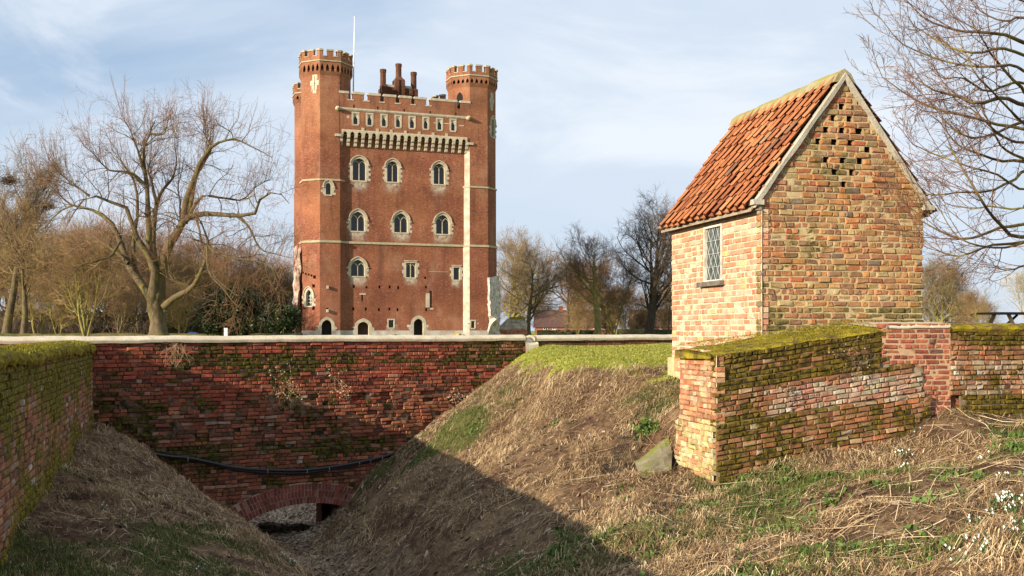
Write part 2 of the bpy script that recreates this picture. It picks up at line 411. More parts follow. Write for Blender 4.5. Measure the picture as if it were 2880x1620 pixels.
SCUL = bs(-4.24, 20.66)

# ------------------------------------------------------------------ ground
def bz(px): return 23.1/(1-(px-CX)*.0001991)
ctl = []
for px, py, y in [
    # foot of the wall on the left and the left bank
    (239, 1215, 17.9), (215, 1240, 16), (160, 1330, 13.6), (107, 1405, 12), (0, 1592, 9.6), (290, 1205, 18.2), (415, 1262, 17.9), (464, 1322, 17.2),
    (531, 1370, 16.6), (604, 1418, 16), (657, 1452, 15.4), (753, 1496, 14.4), (845, 1554, 13.4), (300, 1330, 15), (420, 1400, 14), (300, 1450, 12),
    (450, 1470, 12.4), (600, 1510, 12.8), (150, 1500, 10.6), (300, 1620, 8.6), (600, 1620, 10), (800, 1620, 11.4), (100, 1620, 8.6),
    # bed of the moat
    (830, 1556, 19.6), (760, 1548, 20.0), (880, 1580, 17.6), (930, 1620, 16),
    # right bank against the bridge
    (1460, 1012, bz(1460)), (1320, 1100, bz(1320)), (1230, 1165, bz(1230)), (1130, 1243, bz(1130)), (1010, 1326, bz(1010)), (991, 1387, bz(991)-.1), (967, 1434, bz(967)-.2), (936, 1470, bz(936)-.3), (900, 1515, bz(900)-.6),
    # lawn and brow of the bank
    (1500, 980, 22.9), (1700, 974, 23.8), (1880, 970, 24.6), (1600, 1003, 19.6), (1540, 990, 21.9), (1620, 985, 22.3), (1720, 984, 22.4), (1850, 982, 22.6), (1750, 1006, 20.2), (1860, 1006, 20.2), (1560, 1045, 18.6), (1700, 1052, 17.8), (1880, 1058, 17.0), (1800, 1010, 19.3), (2000, 1000, 19.5),
    # the open bank
    (1300, 1300, 17.5), (1500, 1250, 16), (1700, 1250, 14.6), (1600, 1150, 17), (1500, 1100, 18.8), (1300, 1170, 19.2), (1600, 1400, 12.5), (1780, 1130, 16.0),
    (1200, 1450, 14.6), (1050, 1400, 17.4), (1100, 1560, 13.5), (960, 1560, 16.4), (1300, 1620, 11.2), (1600, 1620, 9.2), (1400, 1500, 12.6), (1890, 1290, 13.7), (1850, 1180, 15.2),
    (1800, 1330, 13.0), (1850, 1420, 11.4), (1850, 1620, 8.0),
    # ground at the foot of the ramped wall and to the camera
    (2020, 1352, 12.45), (2200, 1312, 12.6), (2400, 1255, 12.8), (2600, 1215, 12.95), (2700, 1188, 13.05), (2880, 1180, 13.25), (2050, 1500, 9.6), (2400, 1450, 9.4),
    (2880, 1400, 8.9), (2400, 1620, 6.9), (2880, 1620, 6.0), (2650, 1330, 10.4), (2200, 1400, 10.9)]:
    ctl.append(at(px, py, y))
ctl += [np.array(p, float) for p in [(0, 0, -1.65), (2.5, 0, -1.6), (-1.2, 3, -1.75), (0, 4, -1.85), (-2.6, 6.5, -2.1), (-.5, 8, -2.5), (1.5, 3, -1.6), (4, 3, -1.4), (7, 6, -1.2), (9, 11, -.95), (-1.5, 11.2, -3.15), (-2.15, 13.4, -3.5), (-2.35, 14.6, -3.68), (-1.85, 12.2, -3.3), (-2.75, 13.4, -3.25), (-1.65, 13.4, -3.2),
        (2.6, 14.1, -.95), (4.2, 14.2, -.72), (6, 14.9, -.5), (8.5, 15.5, -.42), (5, 18, -.55), (9, 20, -.4), (12, 14, -.4), (12, 24, -.36), (7.5, 24, -.36), (10, 30, -.36), (2, 28, -.35), (5.5, 16.2, -.6), (3, 17.2, -.72), (12, 6, -.8)]]
ctl = np.array(ctl)
def _tps(r2): return .5*r2*np.log(r2+1e-9)
_n = len(ctl); _A = np.zeros((_n+3, _n+3))
_A[:_n, :_n] = _tps(((ctl[:, None, :2]-ctl[None, :, :2])**2).sum(2))+np.eye(_n)*.02
_A[:_n, _n] = 1; _A[:_n, _n+1:] = ctl[:, :2]; _A[_n:, :_n] = _A[:_n, _n:].T
_w = np.linalg.solve(_A, np.concatenate([ctl[:, 2], np.zeros(3)]))
def bank(x, y):
    r = _w[_n]+_w[_n+1]*x+_w[_n+2]*y
    for i in range(_n): r = r+_w[i]*_tps((x-ctl[i, 0])**2+(y-ctl[i, 1])**2)
    return r
def lawn_h(x, y): return -.34-.56*sstep(45, 100, y)+.1*sstep(140, 220, y)
def height(x, y, rough=True):
    x = np.asarray(x, float); y = np.asarray(y, float)
    t = bt(x, y); L = lawn_h(x, y)
    wr = sstep(-14, -9, x)*(1-sstep(11, 15, x))*sstep(-6, -2, y)*(1-sstep(28, 33, y))
    h = np.where(wr > 0, bank(np.clip(x, -14, 15), np.clip(y, -6, 33)), -1.2)
    h = h*wr+(1-wr)*np.where(y < 28, np.maximum(L-.6*(1-sstep(8, 14, x)), -1.2), L)
    out = np.where(x > 1.5, h, np.minimum(h, 0))
    # the stretch of moat beyond the bridge
    d = np.abs(bs(x, y)-SCUL); fl = -4.15-.135*np.clip(y-21, -3, 17)+.5*np.clip(y-39, 0, 12)
    back = np.minimum(L, fl+.85*np.clip(d-1.9, 0, 50))
    wb = sstep(.08, .3, t)*(1-sstep(10.5, 12, bs(x, y)))
    out = out*(1-wb)+back*wb
    wl = sstep(.12, .4, lt(x, y))*(1-sstep(-.2, 0, t))
    out = out*(1-wl)-.95*wl
    if rough:
        p = np.stack([x, y, 0*x], -1); bk = sstep(-.55, -1.0, out)*(1-wl)
        out = out+fbm(p*.9, 5)*.20*bk+fbm(p*2.3+4, 3)*.07*bk+fbm(p*5+9, 3)*.05*bk+fbm(p*2.2+5, 3)*.02
    return out
def grad(x, y, e=.06):
    return (height(x+e, y)-height(x-e, y))/(2*e), (height(x, y+e)-height(x, y-e))/(2*e)
def hit(px, py, y0=4., y1=40.):               # where the view ray meets the ground
    ys = np.arange(y0, y1, .03); x = (px-CX)/F*ys; z = (HY-py)/F*ys
    k = np.argmax(height(x, ys) > z)
    return np.array([x[k], ys[k], height(x[k:k+1], ys[k:k+1])[0]])
def lawn_mask(x, y):
    e = height(x, y, False); p = np.stack([x*1.3, y*1.3, 0*x], -1)
    m = sstep(-.82, -.66, e+fbm(p*1.6, 5)*.30)*sstep(13.6, 15.2, y+(x-4)*.0)
    return np.where((x > -1.2) & (x < 14) & (y < 30), m, sstep(26, 29, y)*sstep(-1.6, -1.0, e))
def green_mask(x, y):                         # where grass shows through the dead stems
    p = np.stack([x*.8, y*.8, 0*x+3], -1); n = fbm(p, 4)
    lft = (1-sstep(-3, -1.2, x))*(1-sstep(11, 14.5, y))*.22
    wallfoot = np.exp(-((rt(x, y)+.5)/.45)**2)*(rs(x, y) > -.4)*(rs(x, y) < 2.0)*.22
    dt = np.exp(-((x+1.2+.0*y)/.8)**2)*.12*(y < 19)*(y > 10)
    near = .14*(x > .2)*(y < 9.5)
    return sstep(.16, .38, n+lft*1.2+wallfoot*.7+dt+near*.8)

def ground():
    xs = np.concatenate([-np.geomspace(4000, 14.5, 34), np.arange(-14, 14.01, .10), np.geomspace(14.5, 4000, 34)])
    ys = np.concatenate([-np.geomspace(900, 3, 14), np.arange(-2, 28, .10), np.arange(28.2, 62, .8), np.geomspace(63, 5000, 46)])
    X, Y = np.meshgrid(xs, ys); H = height(X, Y)
    V = np.stack([X, Y, H], -1).reshape(-1, 3); nx, ny = len(xs), len(ys)
    i = np.arange(ny-1)[:, None]*nx+np.arange(nx-1)[None]
    Q = np.stack([i, i+1, i+nx+1, i+nx], -1).reshape(-1, 4)
    m = N('ground'); la = m.attr('lawn'); li = m.attr('litter'); gr = m.attr('green')
    n1 = m.noise(1.6, 6, .68); n2 = m.noise(11, 5, .7); n3 = m.noise(40, 4, .7)
    soil = m.mix(m.ss(n2, .3, .7), (.048, .026, .016), (.125, .07, .04))
    thatch = m.mix(m.ss(n3, .35, .65), (.14, .086, .045), (.30, .20, .105))
    c = m.mix(m.ss(m.math('ADD', n1, m.math('MULTIPLY', n2, .35)), .58, .84), soil, thatch)
    c = m.mix(m.math('MULTIPLY', gr, .75), c, m.mix(m.ss(n2, .3, .7), (.045, .06, .012), (.10, .11, .028)))
    lit = m.mix(m.ss(m.noise(16, 4, .7), .4, .62), (.13, .085, .055), (.55, .44, .31))  # leaf litter colour, paled in place of sunlight beyond the arch
    c = m.mix(m.math('MULTIPLY', li, .9), c, lit)
    ln = m.mix(m.ss(m.noise(.9, 5, .7), .3, .7), (.20, .225, .028), (.30, .29, .05))
    ln = m.mix(m.ss(n2, .55, .8), ln, (.24, .22, .07))
    c = m.mix(la, c, ln)
    m.bsdf(c, .95, m.bump(m.math('ADD', n2, m.math('MULTIPLY', n3, .6)), .8, .04), .1)
    o = npmesh('ground', V, Q, m.m, None, True); o['kind'] = 'structure'
    me = o.data
    def pa(nm, a): t = me.attributes.new(nm, 'FLOAT', 'POINT'); t.data.foreach_set('value', a.ravel().astype(np.float32))
    Lm = lawn_mask(X, Y); pa('lawn', Lm)
    d = np.abs(bs(X, Y)-SCUL)
    pa('litter', np.maximum(np.where(bt(X, Y) > -.2, 1-sstep(2.2, 4.5, d), 0)*(Y < 48), ditch(X, Y)*.45)); pa('green', green_mask(X, Y)*(1-Lm))
    return o
def scatter(n, box, mask, seed):
    r = np.random.default_rng(seed); out = []
    while sum(len(o) for o in out) < n:
        x = r.uniform(box[0], box[1], n); y = r.uniform(box[2], box[3], n)
        k = r.random(n) < mask(x, y); out.append(np.stack([x[k], y[k]], 1))
        if len(out) > 60: break
    p = np.concatenate(out)[:n]; x, y = p[:, 0], p[:, 1]
    return x, y, height(x, y), r
def ditch(x, y): return np.exp(-((x-np.interp(y, [9, 12, 13, 14, 15, 16, 17, 18, 19, 20], [-1, -1.75, -2.1, -2.3, -2.5, -2.8, -3.4, -3.8, -4.1, -4.25]))/.75)**4)*(y > 10)*(y < 21)
def openground(x, y):                         # not under a wall, a hut or the bridge
    t = bt(x, y); ok = (t < -.02) & (lt(x, y) < -.02)
    u = rs(x, y); w = rt(x, y)
    ok &= ~((u > -.08) & (w > -.06) & (w < 1.2)); ok &= ~((u > 1.2) & (w > 1.2) & (w < 4.7) & (u < 3.85))
    px = x/np.maximum(y, .5)*F+CX; inview = (px > -500) & (px < 3400) & (y > 4.2)
    return ok & inview
def strips(name, x, y, z, L, az, lift, wid, bend, tipz, rnd, mat, kind='stuff', label=None, cat=None, slope=True):
    """flat blades of two quads: rooted at (x,y,z), running L along az, mid raised by lift, tip by tipz, following the slope"""
    n = len(x); d = np.stack([np.cos(az), np.sin(az)], 1); q = np.stack([-d[:, 1], d[:, 0]], 1)
    a = np.stack([x, y], 1); b = a+d*(L*.5)[:, None]+q*bend[:, None]; c = a+d*L[:, None]+q*(bend*.4)[:, None]
    if slope: zb = height(b[:, 0], b[:, 1])+lift; zc = height(c[:, 0], c[:, 1])+tipz
    else: zb = z+lift; zc = z+tipz
    r = np.random.default_rng(len(x)); tilt = r.uniform(-.7, .7, n)
    V = np.zeros((n, 6, 3))
    for k, (p, zz, w) in enumerate(((a, z+.002, 1.), (b, zb, .9), (c, zc, .35))):
        for s in (0, 1):
            sg = (s-.5)*w*wid
            V[:, k*2+s, 0] = p[:, 0]+q[:, 0]*sg; V[:, k*2+s, 1] = p[:, 1]+q[:, 1]*sg; V[:, k*2+s, 2] = zz+sg*tilt
    base = np.arange(n)[:, None]*6
    Q = np.stack([base+np.array([[0, 1, 3, 2]]), base+np.array([[2, 3, 5, 4]])], 1).reshape(-1, 4)
    o = npmesh(name, V.reshape(-1, 3), Q, mat, None, False, {'rnd': np.repeat(rnd, 2)})
    return tag(o, label, cat, None, kind)

def ground_cover():
    og = openground
    nl = lambda x, y: og(x, y)*(1-lawn_mask(x, y))
    def dens(x, y):
        p = np.stack([x*1.1, y*1.1, 0*x+8], -1); n = fbm(p, 4)
        near = 1-.35*sstep(10, 18, y)
        return nl(x, y)*(.07+.93*sstep(-.12, .22, n))*near*(1-.93*ditch(x, y))
    x, y, z, r = scatter(150000, (-9, 10, 4.2, 23.5), dens, 21); n = len(x)
    gx, gy = grad(x, y); dn = np.arctan2(-gy, -gx)
    az = np.where(r.random(n) < .55, dn+r.normal(0, .7, n), r.uniform(0, 2*PI, n))
    L = r.gamma(2.6, .030, n)+.035
    o1 = strips('dry_grass', x, y, z, L, az, r.gamma(2, .011, n), r.uniform(.0035, .0075, n), r.normal(0, .022, n), r.gamma(1.5, .016, n), np.clip(r.beta(1.7, 2.3, n), 0, 1), M['straw'],
                label='matted dead grass lying over both banks of the moat', cat='dry grass')
    # tussocks of dead grass
    cx, cy, cz, r = scatter(1300, (-8, 9, 4.4, 21), lambda x, y: nl(x, y)*(1-ditch(x, y))*sstep(-.1, .3, fbm(np.stack([x*.7, y*.7, 0*x+2], -1), 4)), 27)
    k = r.integers(14, 40, len(cx)); X = np.repeat(cx, k); Y = np.repeat(cy, k); n = len(X); s = np.repeat(r.uniform(.6, 1.5, len(cx)), k); X = X+r.normal(0, .05, n)*s; Y = Y+r.normal(0, .05, n)*s
    gx, gy = grad(X, Y); az = np.arctan2(-gy, -gx)+r.normal(0, 1.1, n)
    strips('dead_tussocks', X, Y, height(X, Y), r.uniform(.06, .17, n)*s, az, r.uniform(.03, .09, n)*s, r.uniform(.0035, .007, n), r.normal(0, .012, n), r.uniform(-.01, .07, n)*s, np.clip(np.repeat(r.uniform(.2, .8, len(cx)), k)+r.normal(0, .15, n), 0, 1), M['straw'],
           label='shaggy tussocks of dead grass dotted over the banks', cat='dry grass')
    # long fallen stems
    x, y, z, r = scatter(1050, (-7, 9, 4.6, 14.5), lambda x, y: nl(x, y)*np.where(x > 2.2, 1., .12)*np.where(x > .5, 1., .6), 22); n = len(x)
    az = r.normal(-.35, .8, n)+PI*(r.random(n) < .5)
    strips('fallen_stems', x, y, z+.012, r.uniform(.3, .95, n), az, r.uniform(.01, .05, n), r.uniform(.005, .010, n), r.normal(0, .06, n), r.uniform(.005, .06, n), r.uniform(.45, 1, n), M['straw'],
           label='long straw-coloured stems fallen across the near bank', cat='dead stems')
    # green grass in the banks
    x, y, z, r = scatter(48000, (-9, 9, 4.2, 20.5), lambda x, y: nl(x, y)*green_mask(x, y)**1.3, 23); n = len(x)
    strips('bank_grass', x, y, z, r.uniform(.02, .07, n), r.uniform(0, 2*PI, n), r.uniform(.02, .05, n), r.uniform(.004, .008, n), r.normal(0, .01, n), r.uniform(.03, .085, n), np.clip(r.beta(1.6, 2.2, n), 0, 1), M['grass_bank'],
           label='thin green grass growing through the dead stems on the banks', cat='grass')
    # mown lawn at the top of the bank
    x, y, z, r = scatter(90000, (-1, 10, 14.5, 25.8), lambda x, y: og(x, y)*sstep(.3, .8, lawn_mask(x, y)), 24); n = len(x)
    strips('lawn_grass', x, y, z, r.uniform(.02, .06, n), r.uniform(0, 2*PI, n), r.uniform(.005, .018, n), r.uniform(.007, .013, n), r.normal(0, .006, n), r.uniform(.006, .028, n), np.clip(r.beta(2.6, 2.0, n), 0, 1), M['grass'],
           label='short green lawn at the top of the bank beside the hut', cat='grass')
    # leaf litter
    def lm(x, y):
        d = np.abs(bs(x, y)-SCUL); bed = (d < 3.2)*(bt(x, y) > -2.2)*(bt(x, y) < 18)*1.
        return np.maximum(np.maximum(bed, ditch(x, y)*og(x, y)), nl(x, y)*.10)
    x, y, z, r = scatter(26000, (-12, 9, 4.5, 37), lm, 25); n = len(x)
    strips('leaf_litter', x, y, z+.004, r.uniform(.03, .08, n), r.uniform(0, 2*PI, n), r.uniform(.004, .03, n), r.uniform(.02, .05, n), r.normal(0, .006, n), r.uniform(.002, .03, n), r.beta(1.6, 1.6, n), M['litter'],
           label='brown fallen leaves over the bed of the moat and the banks', cat='leaf litter')
    # low weeds, in clumps
    cx, cy, cz, r = scatter(130, (.2, 8, 4.6, 13.2), lambda x, y: nl(x, y)*(rt(x, y) < -.12)*(y < 12.6)*np.where(y > 6, 1, .6)*(.15+green_mask(x, y)), 26)
    ex = np.array([hit(*p)[:2] for p in [(1560, 1195), (1330, 1210), (1730, 1390), (1980, 1420), (2010, 1330), (2380, 1345), (2330, 1345), (2240, 1480), (2290, 1555), (2500, 1560), (2650, 1545), (1480, 1180), (1800, 1560), (2100, 1610)]])
    cx = np.concatenate([cx, ex[:, 0]]); cy = np.concatenate([cy, ex[:, 1]])
    k = r.integers(14, 46, len(cx)); X = np.repeat(cx, k); Y = np.repeat(cy, k); n = len(X); sp = np.repeat(r.uniform(.05, .13, len(cx)), k)
    X = X+r.normal(0, 1, n)*sp; Y = Y+r.normal(0, 1, n)*sp; z = height(X, Y)
    strips('low_weeds', X, Y, z+r.uniform(.01, .06, n), r.uniform(.025, .055, n), r.uniform(0, 2*PI, n), r.uniform(.01, .03, n), r.uniform(.022, .042, n), r.normal(0, .003, n), r.uniform(-.005, .03, n), r.beta(3, 2, n), M['weed'],
           label='small bright green weeds scattered over the near bank', cat='weeds')
# ------------------------------------------------------------------ shared wall pieces
def pick(rg, pal):
    t = rg.random()*sum(w for w, _ in pal)
    for w, c in pal:
        t -= w
        if t <= 0: break
    k = rg.uniform(.82, 1.18); return (c[0]*k, c[1]*k*rg.uniform(.94, 1.06), c[2]*k)
def proj(P): return CX+F*P[0]/P[1], HY-F*P[2]/P[1]
def nz(a, b, s=1., k=0): return float(fbm(np.array([[a*s, b*s, k]]), 4)[0])
def cap_strip(name, fr, u0, u1, prof, mat, parent=None, shear=lambda u: 0*u, amp=.02, fr_=6, st=.05, seed=0, smooth=True, sub=3, fade=False):
    us = np.arange(u0, u1+st, st); us[-1] = u1
    pr = []
    for (a, b), (c, d) in zip(prof, prof[1:]):
        for k in range(sub): pr.append((a+(c-a)*k/sub, b+(d-b)*k/sub))
    pr.append(prof[-1]); pr = np.array(pr); nu, npf = len(us), len(pr)
    U, Wd = np.meshgrid(us, pr[:, 0], indexing='ij'); Hh = np.meshgrid(us, pr[:, 1], indexing='ij')[1]
    p = np.stack([U*fr_, Wd*fr_, Hh*fr_+seed], -1); d = fbm(p, 4)*amp; d2 = fbm(p+31, 4)*amp*.7; lo = fbm(np.stack([U*.8, 0*U, 0*U+seed], -1), 2)*amp*1.2
    V = fr.O+U[..., None]*fr.a+(Wd+d2)[..., None]*fr.n+(Hh+d+lo+shear(U))[..., None]*Z3
    i = np.arange(nu-1)[:, None]*npf+np.arange(npf-1)[None]
    Q = np.stack([i, i+1, i+npf+1, i+npf], -1).reshape(-1, 4)
    Q = np.concatenate([Q]); V = V.reshape(-1, 3)
    h = npf//2                                 # close both ends
    E = np.array([(b0+k, b0+k+1, b0+npf-2-k, b0+npf-1-k) for b0 in (0, (nu-1)*npf) for k in range(h-1)]); Q = np.concatenate([Q, E])
    me = npmesh(name, V, Q, mat, parent, smooth)
    return me
def wbox(mb, fr, u0, u1, h0, h1, d0, d1, m=0, sh=None):
    sh = sh or (lambda u: 0)
    mb.hexa([fr.P(u0, h0, d0), fr.P(u1, h0, d0), fr.P(u1, h0, d1), fr.P(u0, h0, d1),
             fr.P(u0, h1+sh(u0), d0), fr.P(u1, h1+sh(u1), d0), fr.P(u1, h1+sh(u1), d1), fr.P(u0, h1+sh(u0), d1)], m)

# ------------------------------------------------------------------ bridge over the moat
RED = [(5, (.34, .075, .042)), (4, (.40, .10, .052)), (3, (.26, .06, .036)), (2.2, (.14, .042, .029)), (1, (.40, .145, .085)), (.15, (.33, .17, .13))]
BROWN = [(4, (.21, .085, .04)), (3, (.27, .12, .055)), (2, (.15, .06, .033)), (1, (.33, .17, .09))]
ORANGE = [(4, (.34, .13, .06)), (3, (.28, .095, .05)), (2, (.40, .19, .10)), (2, (.18, .065, .04))]
DULL = [(4, (.32, .105, .058)), (3, (.39, .135, .07)), (3, (.23, .078, .046)), (1.3, (.42, .21, .14)), (1.4, (.13, .055, .04)), (.25, (.40, .29, .21))]
def bridge():
    root = empty('moat_bridge', FB.P(3, -4.2, 0), 'long red brick moat bridge with mossy ledges, pale rounded coping and a low arch', 'bridge')
    sA, hA = FB.px(850, 1413); hc = hA-2.7; RO = 3.10
    s_end = FB.px(1480, 960)[0]; s_r0 = FB.px(1504, 960)[0]
    us = np.linspace(-3.5, s_end, 200); xs = FB.O[0]+us*FB.a[0]+.12*FB.n[0]; ys = FB.O[1]+us*FB.a[1]+.12*FB.n[1]
    hg = height(xs, ys)
    ground_at = lambda u: float(np.interp(u, us, hg))
    def keep(u, v, a, b):
        if v < ground_at(u)-.30: return False
        if u < -.2 and v < -1.2: return False
        x = u-sA
        if abs(x) < 1.9 and (math.hypot(x, v-hc) < RO and v > hc): return False
        if abs(x) < 1.58 and v < hA-.3: return False
        return True
    yy = [FB.px(800, y)[1] for y in (1010, 1032, 1262)]
    def out(u, v):
        o = 0 if v > yy[0] else .022 if v > yy[1] else .045 if v > yy[2] else .16
        o += nz(u, v, .9, 1)*.03
        if v < -1.2 and v > yy[2]: o += nz(u, v, 5, 2)*.06-.045*(nz(u, v, 13, 4) > .30)
        if v > -1.2: o -= .02*(nz(u, v, 13, 6) > .33)
        return o
    def col(u, v, rg):
        t = sstep(-.9, -1.5, v+nz(u, v, .8)*.9); px, py = proj(FB.P(u, v))
        if px > 1275+nz(v, u, 3)*60 and py < 1003: return pick(rg, BROWN)
        if rg.random() < sstep(950, 1250, px)*sstep(1060, 1150, py)*.8: return pick(rg, ORANGE)  # orange tint painted in where sun catches the lower right
        return pick(rg, DULL if rg.random() < t else RED)
    def moss(u, v, rg):
        px, py = proj(FB.P(u, v)); m = .10+nz(u, v, .7, 5)*.55+nz(u, v, 2.5, 8)*.4+rg.gauss(0, .13)
        for y in yy[:2]:
            if -.09 < v-y < .085: m += .30*(px > 480)
        if -.16 < v-yy[2] < .12: m += .33
        if 1100 < px < 1440 and 1040 < py < 1130: m += .22
        if py > 1130 and px < 620: m += .1
        m += .08*sstep(-1.0, -1.9, v)+.06*(1-sstep(1.5, 4.5, u))
        return m
    brick_wall('brick_face', FB, -3.2, s_end, -4.3, -.205, .0755, .235, keep, col, moss, out, [M['red_brick'], M['dark_mortar']], root, jit=1.35, seed=4, back=.14)
    # arch of three rings
    V, Q, cols = [], [], []; rg = random.Random(9)
    for k in range(3):
        r0, r1 = 2.7+k*.134, 2.7+(k+1)*.134-.012; da = .068/r0; th = math.asin(min(1, 1.62/r0)); n = int(2*th/da)
        for i in range(n):
            a0 = -th+i*2*th/n+.0024; a1 = -th+(i+1)*2*th/n-.0024; dd = .155+rg.gauss(0, .004)
            b = len(V); g = .003
            for d in (dd, -.1):
                for r, a in ((r0, a0), (r0, a1), (r1, a1), (r1, a0)): V.append(FB.P(sA+(r+rg.gauss(0, .002))*math.sin(a), hc+r*math.cos(a), d))
            for f in ((0, 1, 2, 3), (0, 1, 5, 4), (1, 2, 6, 5), (2, 3, 7, 6), (3, 0, 4, 7)): Q.append([b+x for x in f])
            c = pick(rg, [(4, (.29, .075, .055)), (3, (.23, .06, .046)), (1, (.15, .05, .042)), (1, (.33, .13, .10))]); cols += [c]*5
    npmesh('arch_ring', np.array(V), Q, M['red_brick'], root, False, {'moss': [.12]*len(Q)}, np.array(cols))
    mb = MB(); A = np.linspace(-.66, .66, 25)
    for a0, a1 in zip(A, A[1:]):              # mortar behind the ring bricks, then the barrel
        q = lambda r, a, d: FB.P(sA+r*math.sin(a), hc+r*math.cos(a), d)
        mb.quad(q(2.705, a0, .147), q(2.705, a1, .147), q(3.12, a1, .147), q(3.12, a0, .147), 1)
        mb.quad(q(2.712, a0, .13), q(2.712, a1, .13), q(2.712, a1, -3.6), q(2.712, a0, -3.6))
    for sg in (-1, 1):
        s = sA+sg*1.62; mb.quad(FB.P(s, -6, .1), FB.P(s, -6, -3.6), FB.P(s, hA-.42, -3.6), FB.P(s, hA-.42, .1))
    M['ring_mortar'] = mat_mortar('ring_mortar', (.48, .35, .25), (.30, .21, .15), (.08, .08, .03), .2)
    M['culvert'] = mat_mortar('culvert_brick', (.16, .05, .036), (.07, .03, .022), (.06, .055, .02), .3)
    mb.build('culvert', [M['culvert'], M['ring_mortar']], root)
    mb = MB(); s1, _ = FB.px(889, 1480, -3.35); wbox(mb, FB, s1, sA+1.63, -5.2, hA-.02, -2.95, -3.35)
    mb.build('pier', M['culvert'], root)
    mb = MB()
    wbox(mb, FB, -4, sA-1.63, -5.5, -.24, -.12, -3.6); wbox(mb, FB, sA+1.63, 10.5, -5.5, -.24, -.12, -3.6); wbox(mb, FB, sA-1.63, sA+1.63, hA+.03, -.24, -.12, -3.6)
    mb.build('bridge_body', M['house_brick'], root)
    pr = [(.035, -.225), (.05, -.17), (.0, -.125), (-.1, -.10), (-.22, -.095), (-.36, -.115), (-.46, -.16), (-.46, -.26)]
    cp = cap_strip('coping', FB, -4.0, s_end, pr, M['coping'], root, amp=.012, fr_=4, st=.07)
    mb = MB()                                 # the low saddle of cement in the gap
    S = np.linspace(s_end-.05, s_r0+.07, 9); cols_ = []
    for i, s_ in enumerate(S):
        q = math.sin(PI*i/8)**.6; cols_.append([FB.P(s_, z-.035*q*k, d) for z, d, k in ((-.62, .05, 0), (-.40, .06, 0), (-.29, .05, 1), (-.20, -.04, 1), (-.145, -.2, 1), (-.12, -.44, 1), (-.3, -.46, 0))])
    for c0, c1 in zip(cols_, cols_[1:]):
        for k in range(6): mb.quad(c0[k], c1[k], c1[k+1], c0[k+1])
    mb.build('saddle', M['coping'], root, smooth=True)
    # the low parapet wall that carries on behind the hut
    w = empty('parapet_wall', FB.P(s_r0, -.5, 0), 'low brick parapet with pale coping at the top edge of the green lawn', 'wall')
    s2 = FB.px(2080, 960)[0]
    brick_wall('brick_face', FB, s_end-.06, s2, -.80, -.205, .0755, .235, lambda u, v, a, b: a > s_r0 or v < -.36,
               lambda u, v, rg: pick(rg, [(4, (.20, .072, .036)), (3, (.26, .095, .045)), (2, (.13, .06, .032)), (1, (.30, .15, .075))]),
               lambda u, v, rg: .0, lambda u, v: .01*nz(u, v, 3), [M['red_brick'], M['old_mortar']], w, seed=8, back=.3)
    cap_strip('coping', FB, s_r0-.02, s2, [(a, b+.0) for a, b in pr], M['coping'], w, amp=.012, fr_=4, st=.07, seed=4)
    # black pipes slung across the face
    p = empty('pipe', FB.P(*FB.px(435, 1275), .2), 'black plastic pipe sagging across the brick face above the arch', 'pipe')
    ctl_ = [(425, 1272), (470, 1280), (520, 1284), (580, 1296), (640, 1309), (700, 1316), (770, 1319), (840, 1319), (900, 1313), (970, 1302), (1040, 1288), (1090, 1274), (1125, 1260), (1160, 1246)]
    for k, (dy, r, dd) in enumerate(((0, .031, .23), (8, .027, .215))):
        mb = MB(); pts = [FB.P(*FB.px(x, y+dy*(1-abs(i-6.5)/7)), dd) for i, (x, y) in enumerate(ctl_)]
        q = []
        for i in range(len(pts)-1):
            p0, p1, p2, p3 = pts[max(i-1, 0)], pts[i], pts[i+1], pts[min(i+2, len(pts)-1)]
            for t_ in np.linspace(0, 1, 6)[:-1]:
                q.append(.5*((2*p1)+(-p0+p2)*t_+(2*p0-5*p1+4*p2-p3)*t_**2+(-p0+3*p1-3*p2+p3)*t_**3))
        q.append(pts[-1]); mb.tube(q, r, 8); mb.build('hose', M['pipe'], p, True)
    for x in (520, 742, 852, 914, 998, 1029, 1062):
        j = np.interp(x, [c[0] for c in ctl_], [c[1] for c in ctl_]); mb = MB()
        c = FB.P(*FB.px(x, j+4), .222); mb.tube([c+.052*math.cos(a)*Z3+.045*math.sin(a)*FB.n for a in np.linspace(0, 2*PI, 13)], .004, 4)
        mb.build('cable_tie', M['tie'], p)
def sprig(name, label, cat, base, n, spread, down, leafmat, mat, seed, leaf=.03, leaves=6, group=None):
    """a small plant hanging from or growing on a wall: stems and leaves"""
    rg = random.Random(seed); root = empty(name, base, label, cat, group); mb = MB(); V, Q, R = [], [], []
    for i in range(n):
        p = np.array(base)+np.array([rg.gauss(0, spread*.3), rg.uniform(-.02, .0), rg.uniform(-.03, .03)]); pts = [p]
        d = np.array([rg.gauss(0, .6), -.25, -1 if rg.random() < down else 1.]); 
        for k in range(5):
            d = d+np.array([rg.gauss(0, .5), rg.gauss(0, .18), rg.gauss(-.15, .3)]); dd = d/np.linalg.norm(d)
            p = p+dd*spread*.28; pts.append(p)
            for l in range(leaves):
                if rg.random() < .55:
                    c = p+np.array([rg.gauss(0, .03), rg.gauss(-.02, .015), rg.gauss(0, .03)]); a = np.array([rg.gauss(0, 1) for _ in range(3)]); a /= np.linalg.norm(a)
                    b = np.cross(a, [rg.random()-.5, -1, rg.random()-.5]); b /= np.linalg.norm(b); s = leaf*rg.uniform(.6, 1.2)
                    k0 = len(V); V += [c-a*s, c-b*s*.7, c+a*s, c+b*s*.7]; Q.append((k0, k0+1, k0+2, k0+3)); R.append(rg.random())
        mb.tube(pts, [.003, .0027, .0024, .002, .002, .0015], 4)
    mb.build('stems', mat, root)
    if Q: npmesh('leaves', np.array(V), Q, leafmat, root, False, {'rnd': R})
    return root

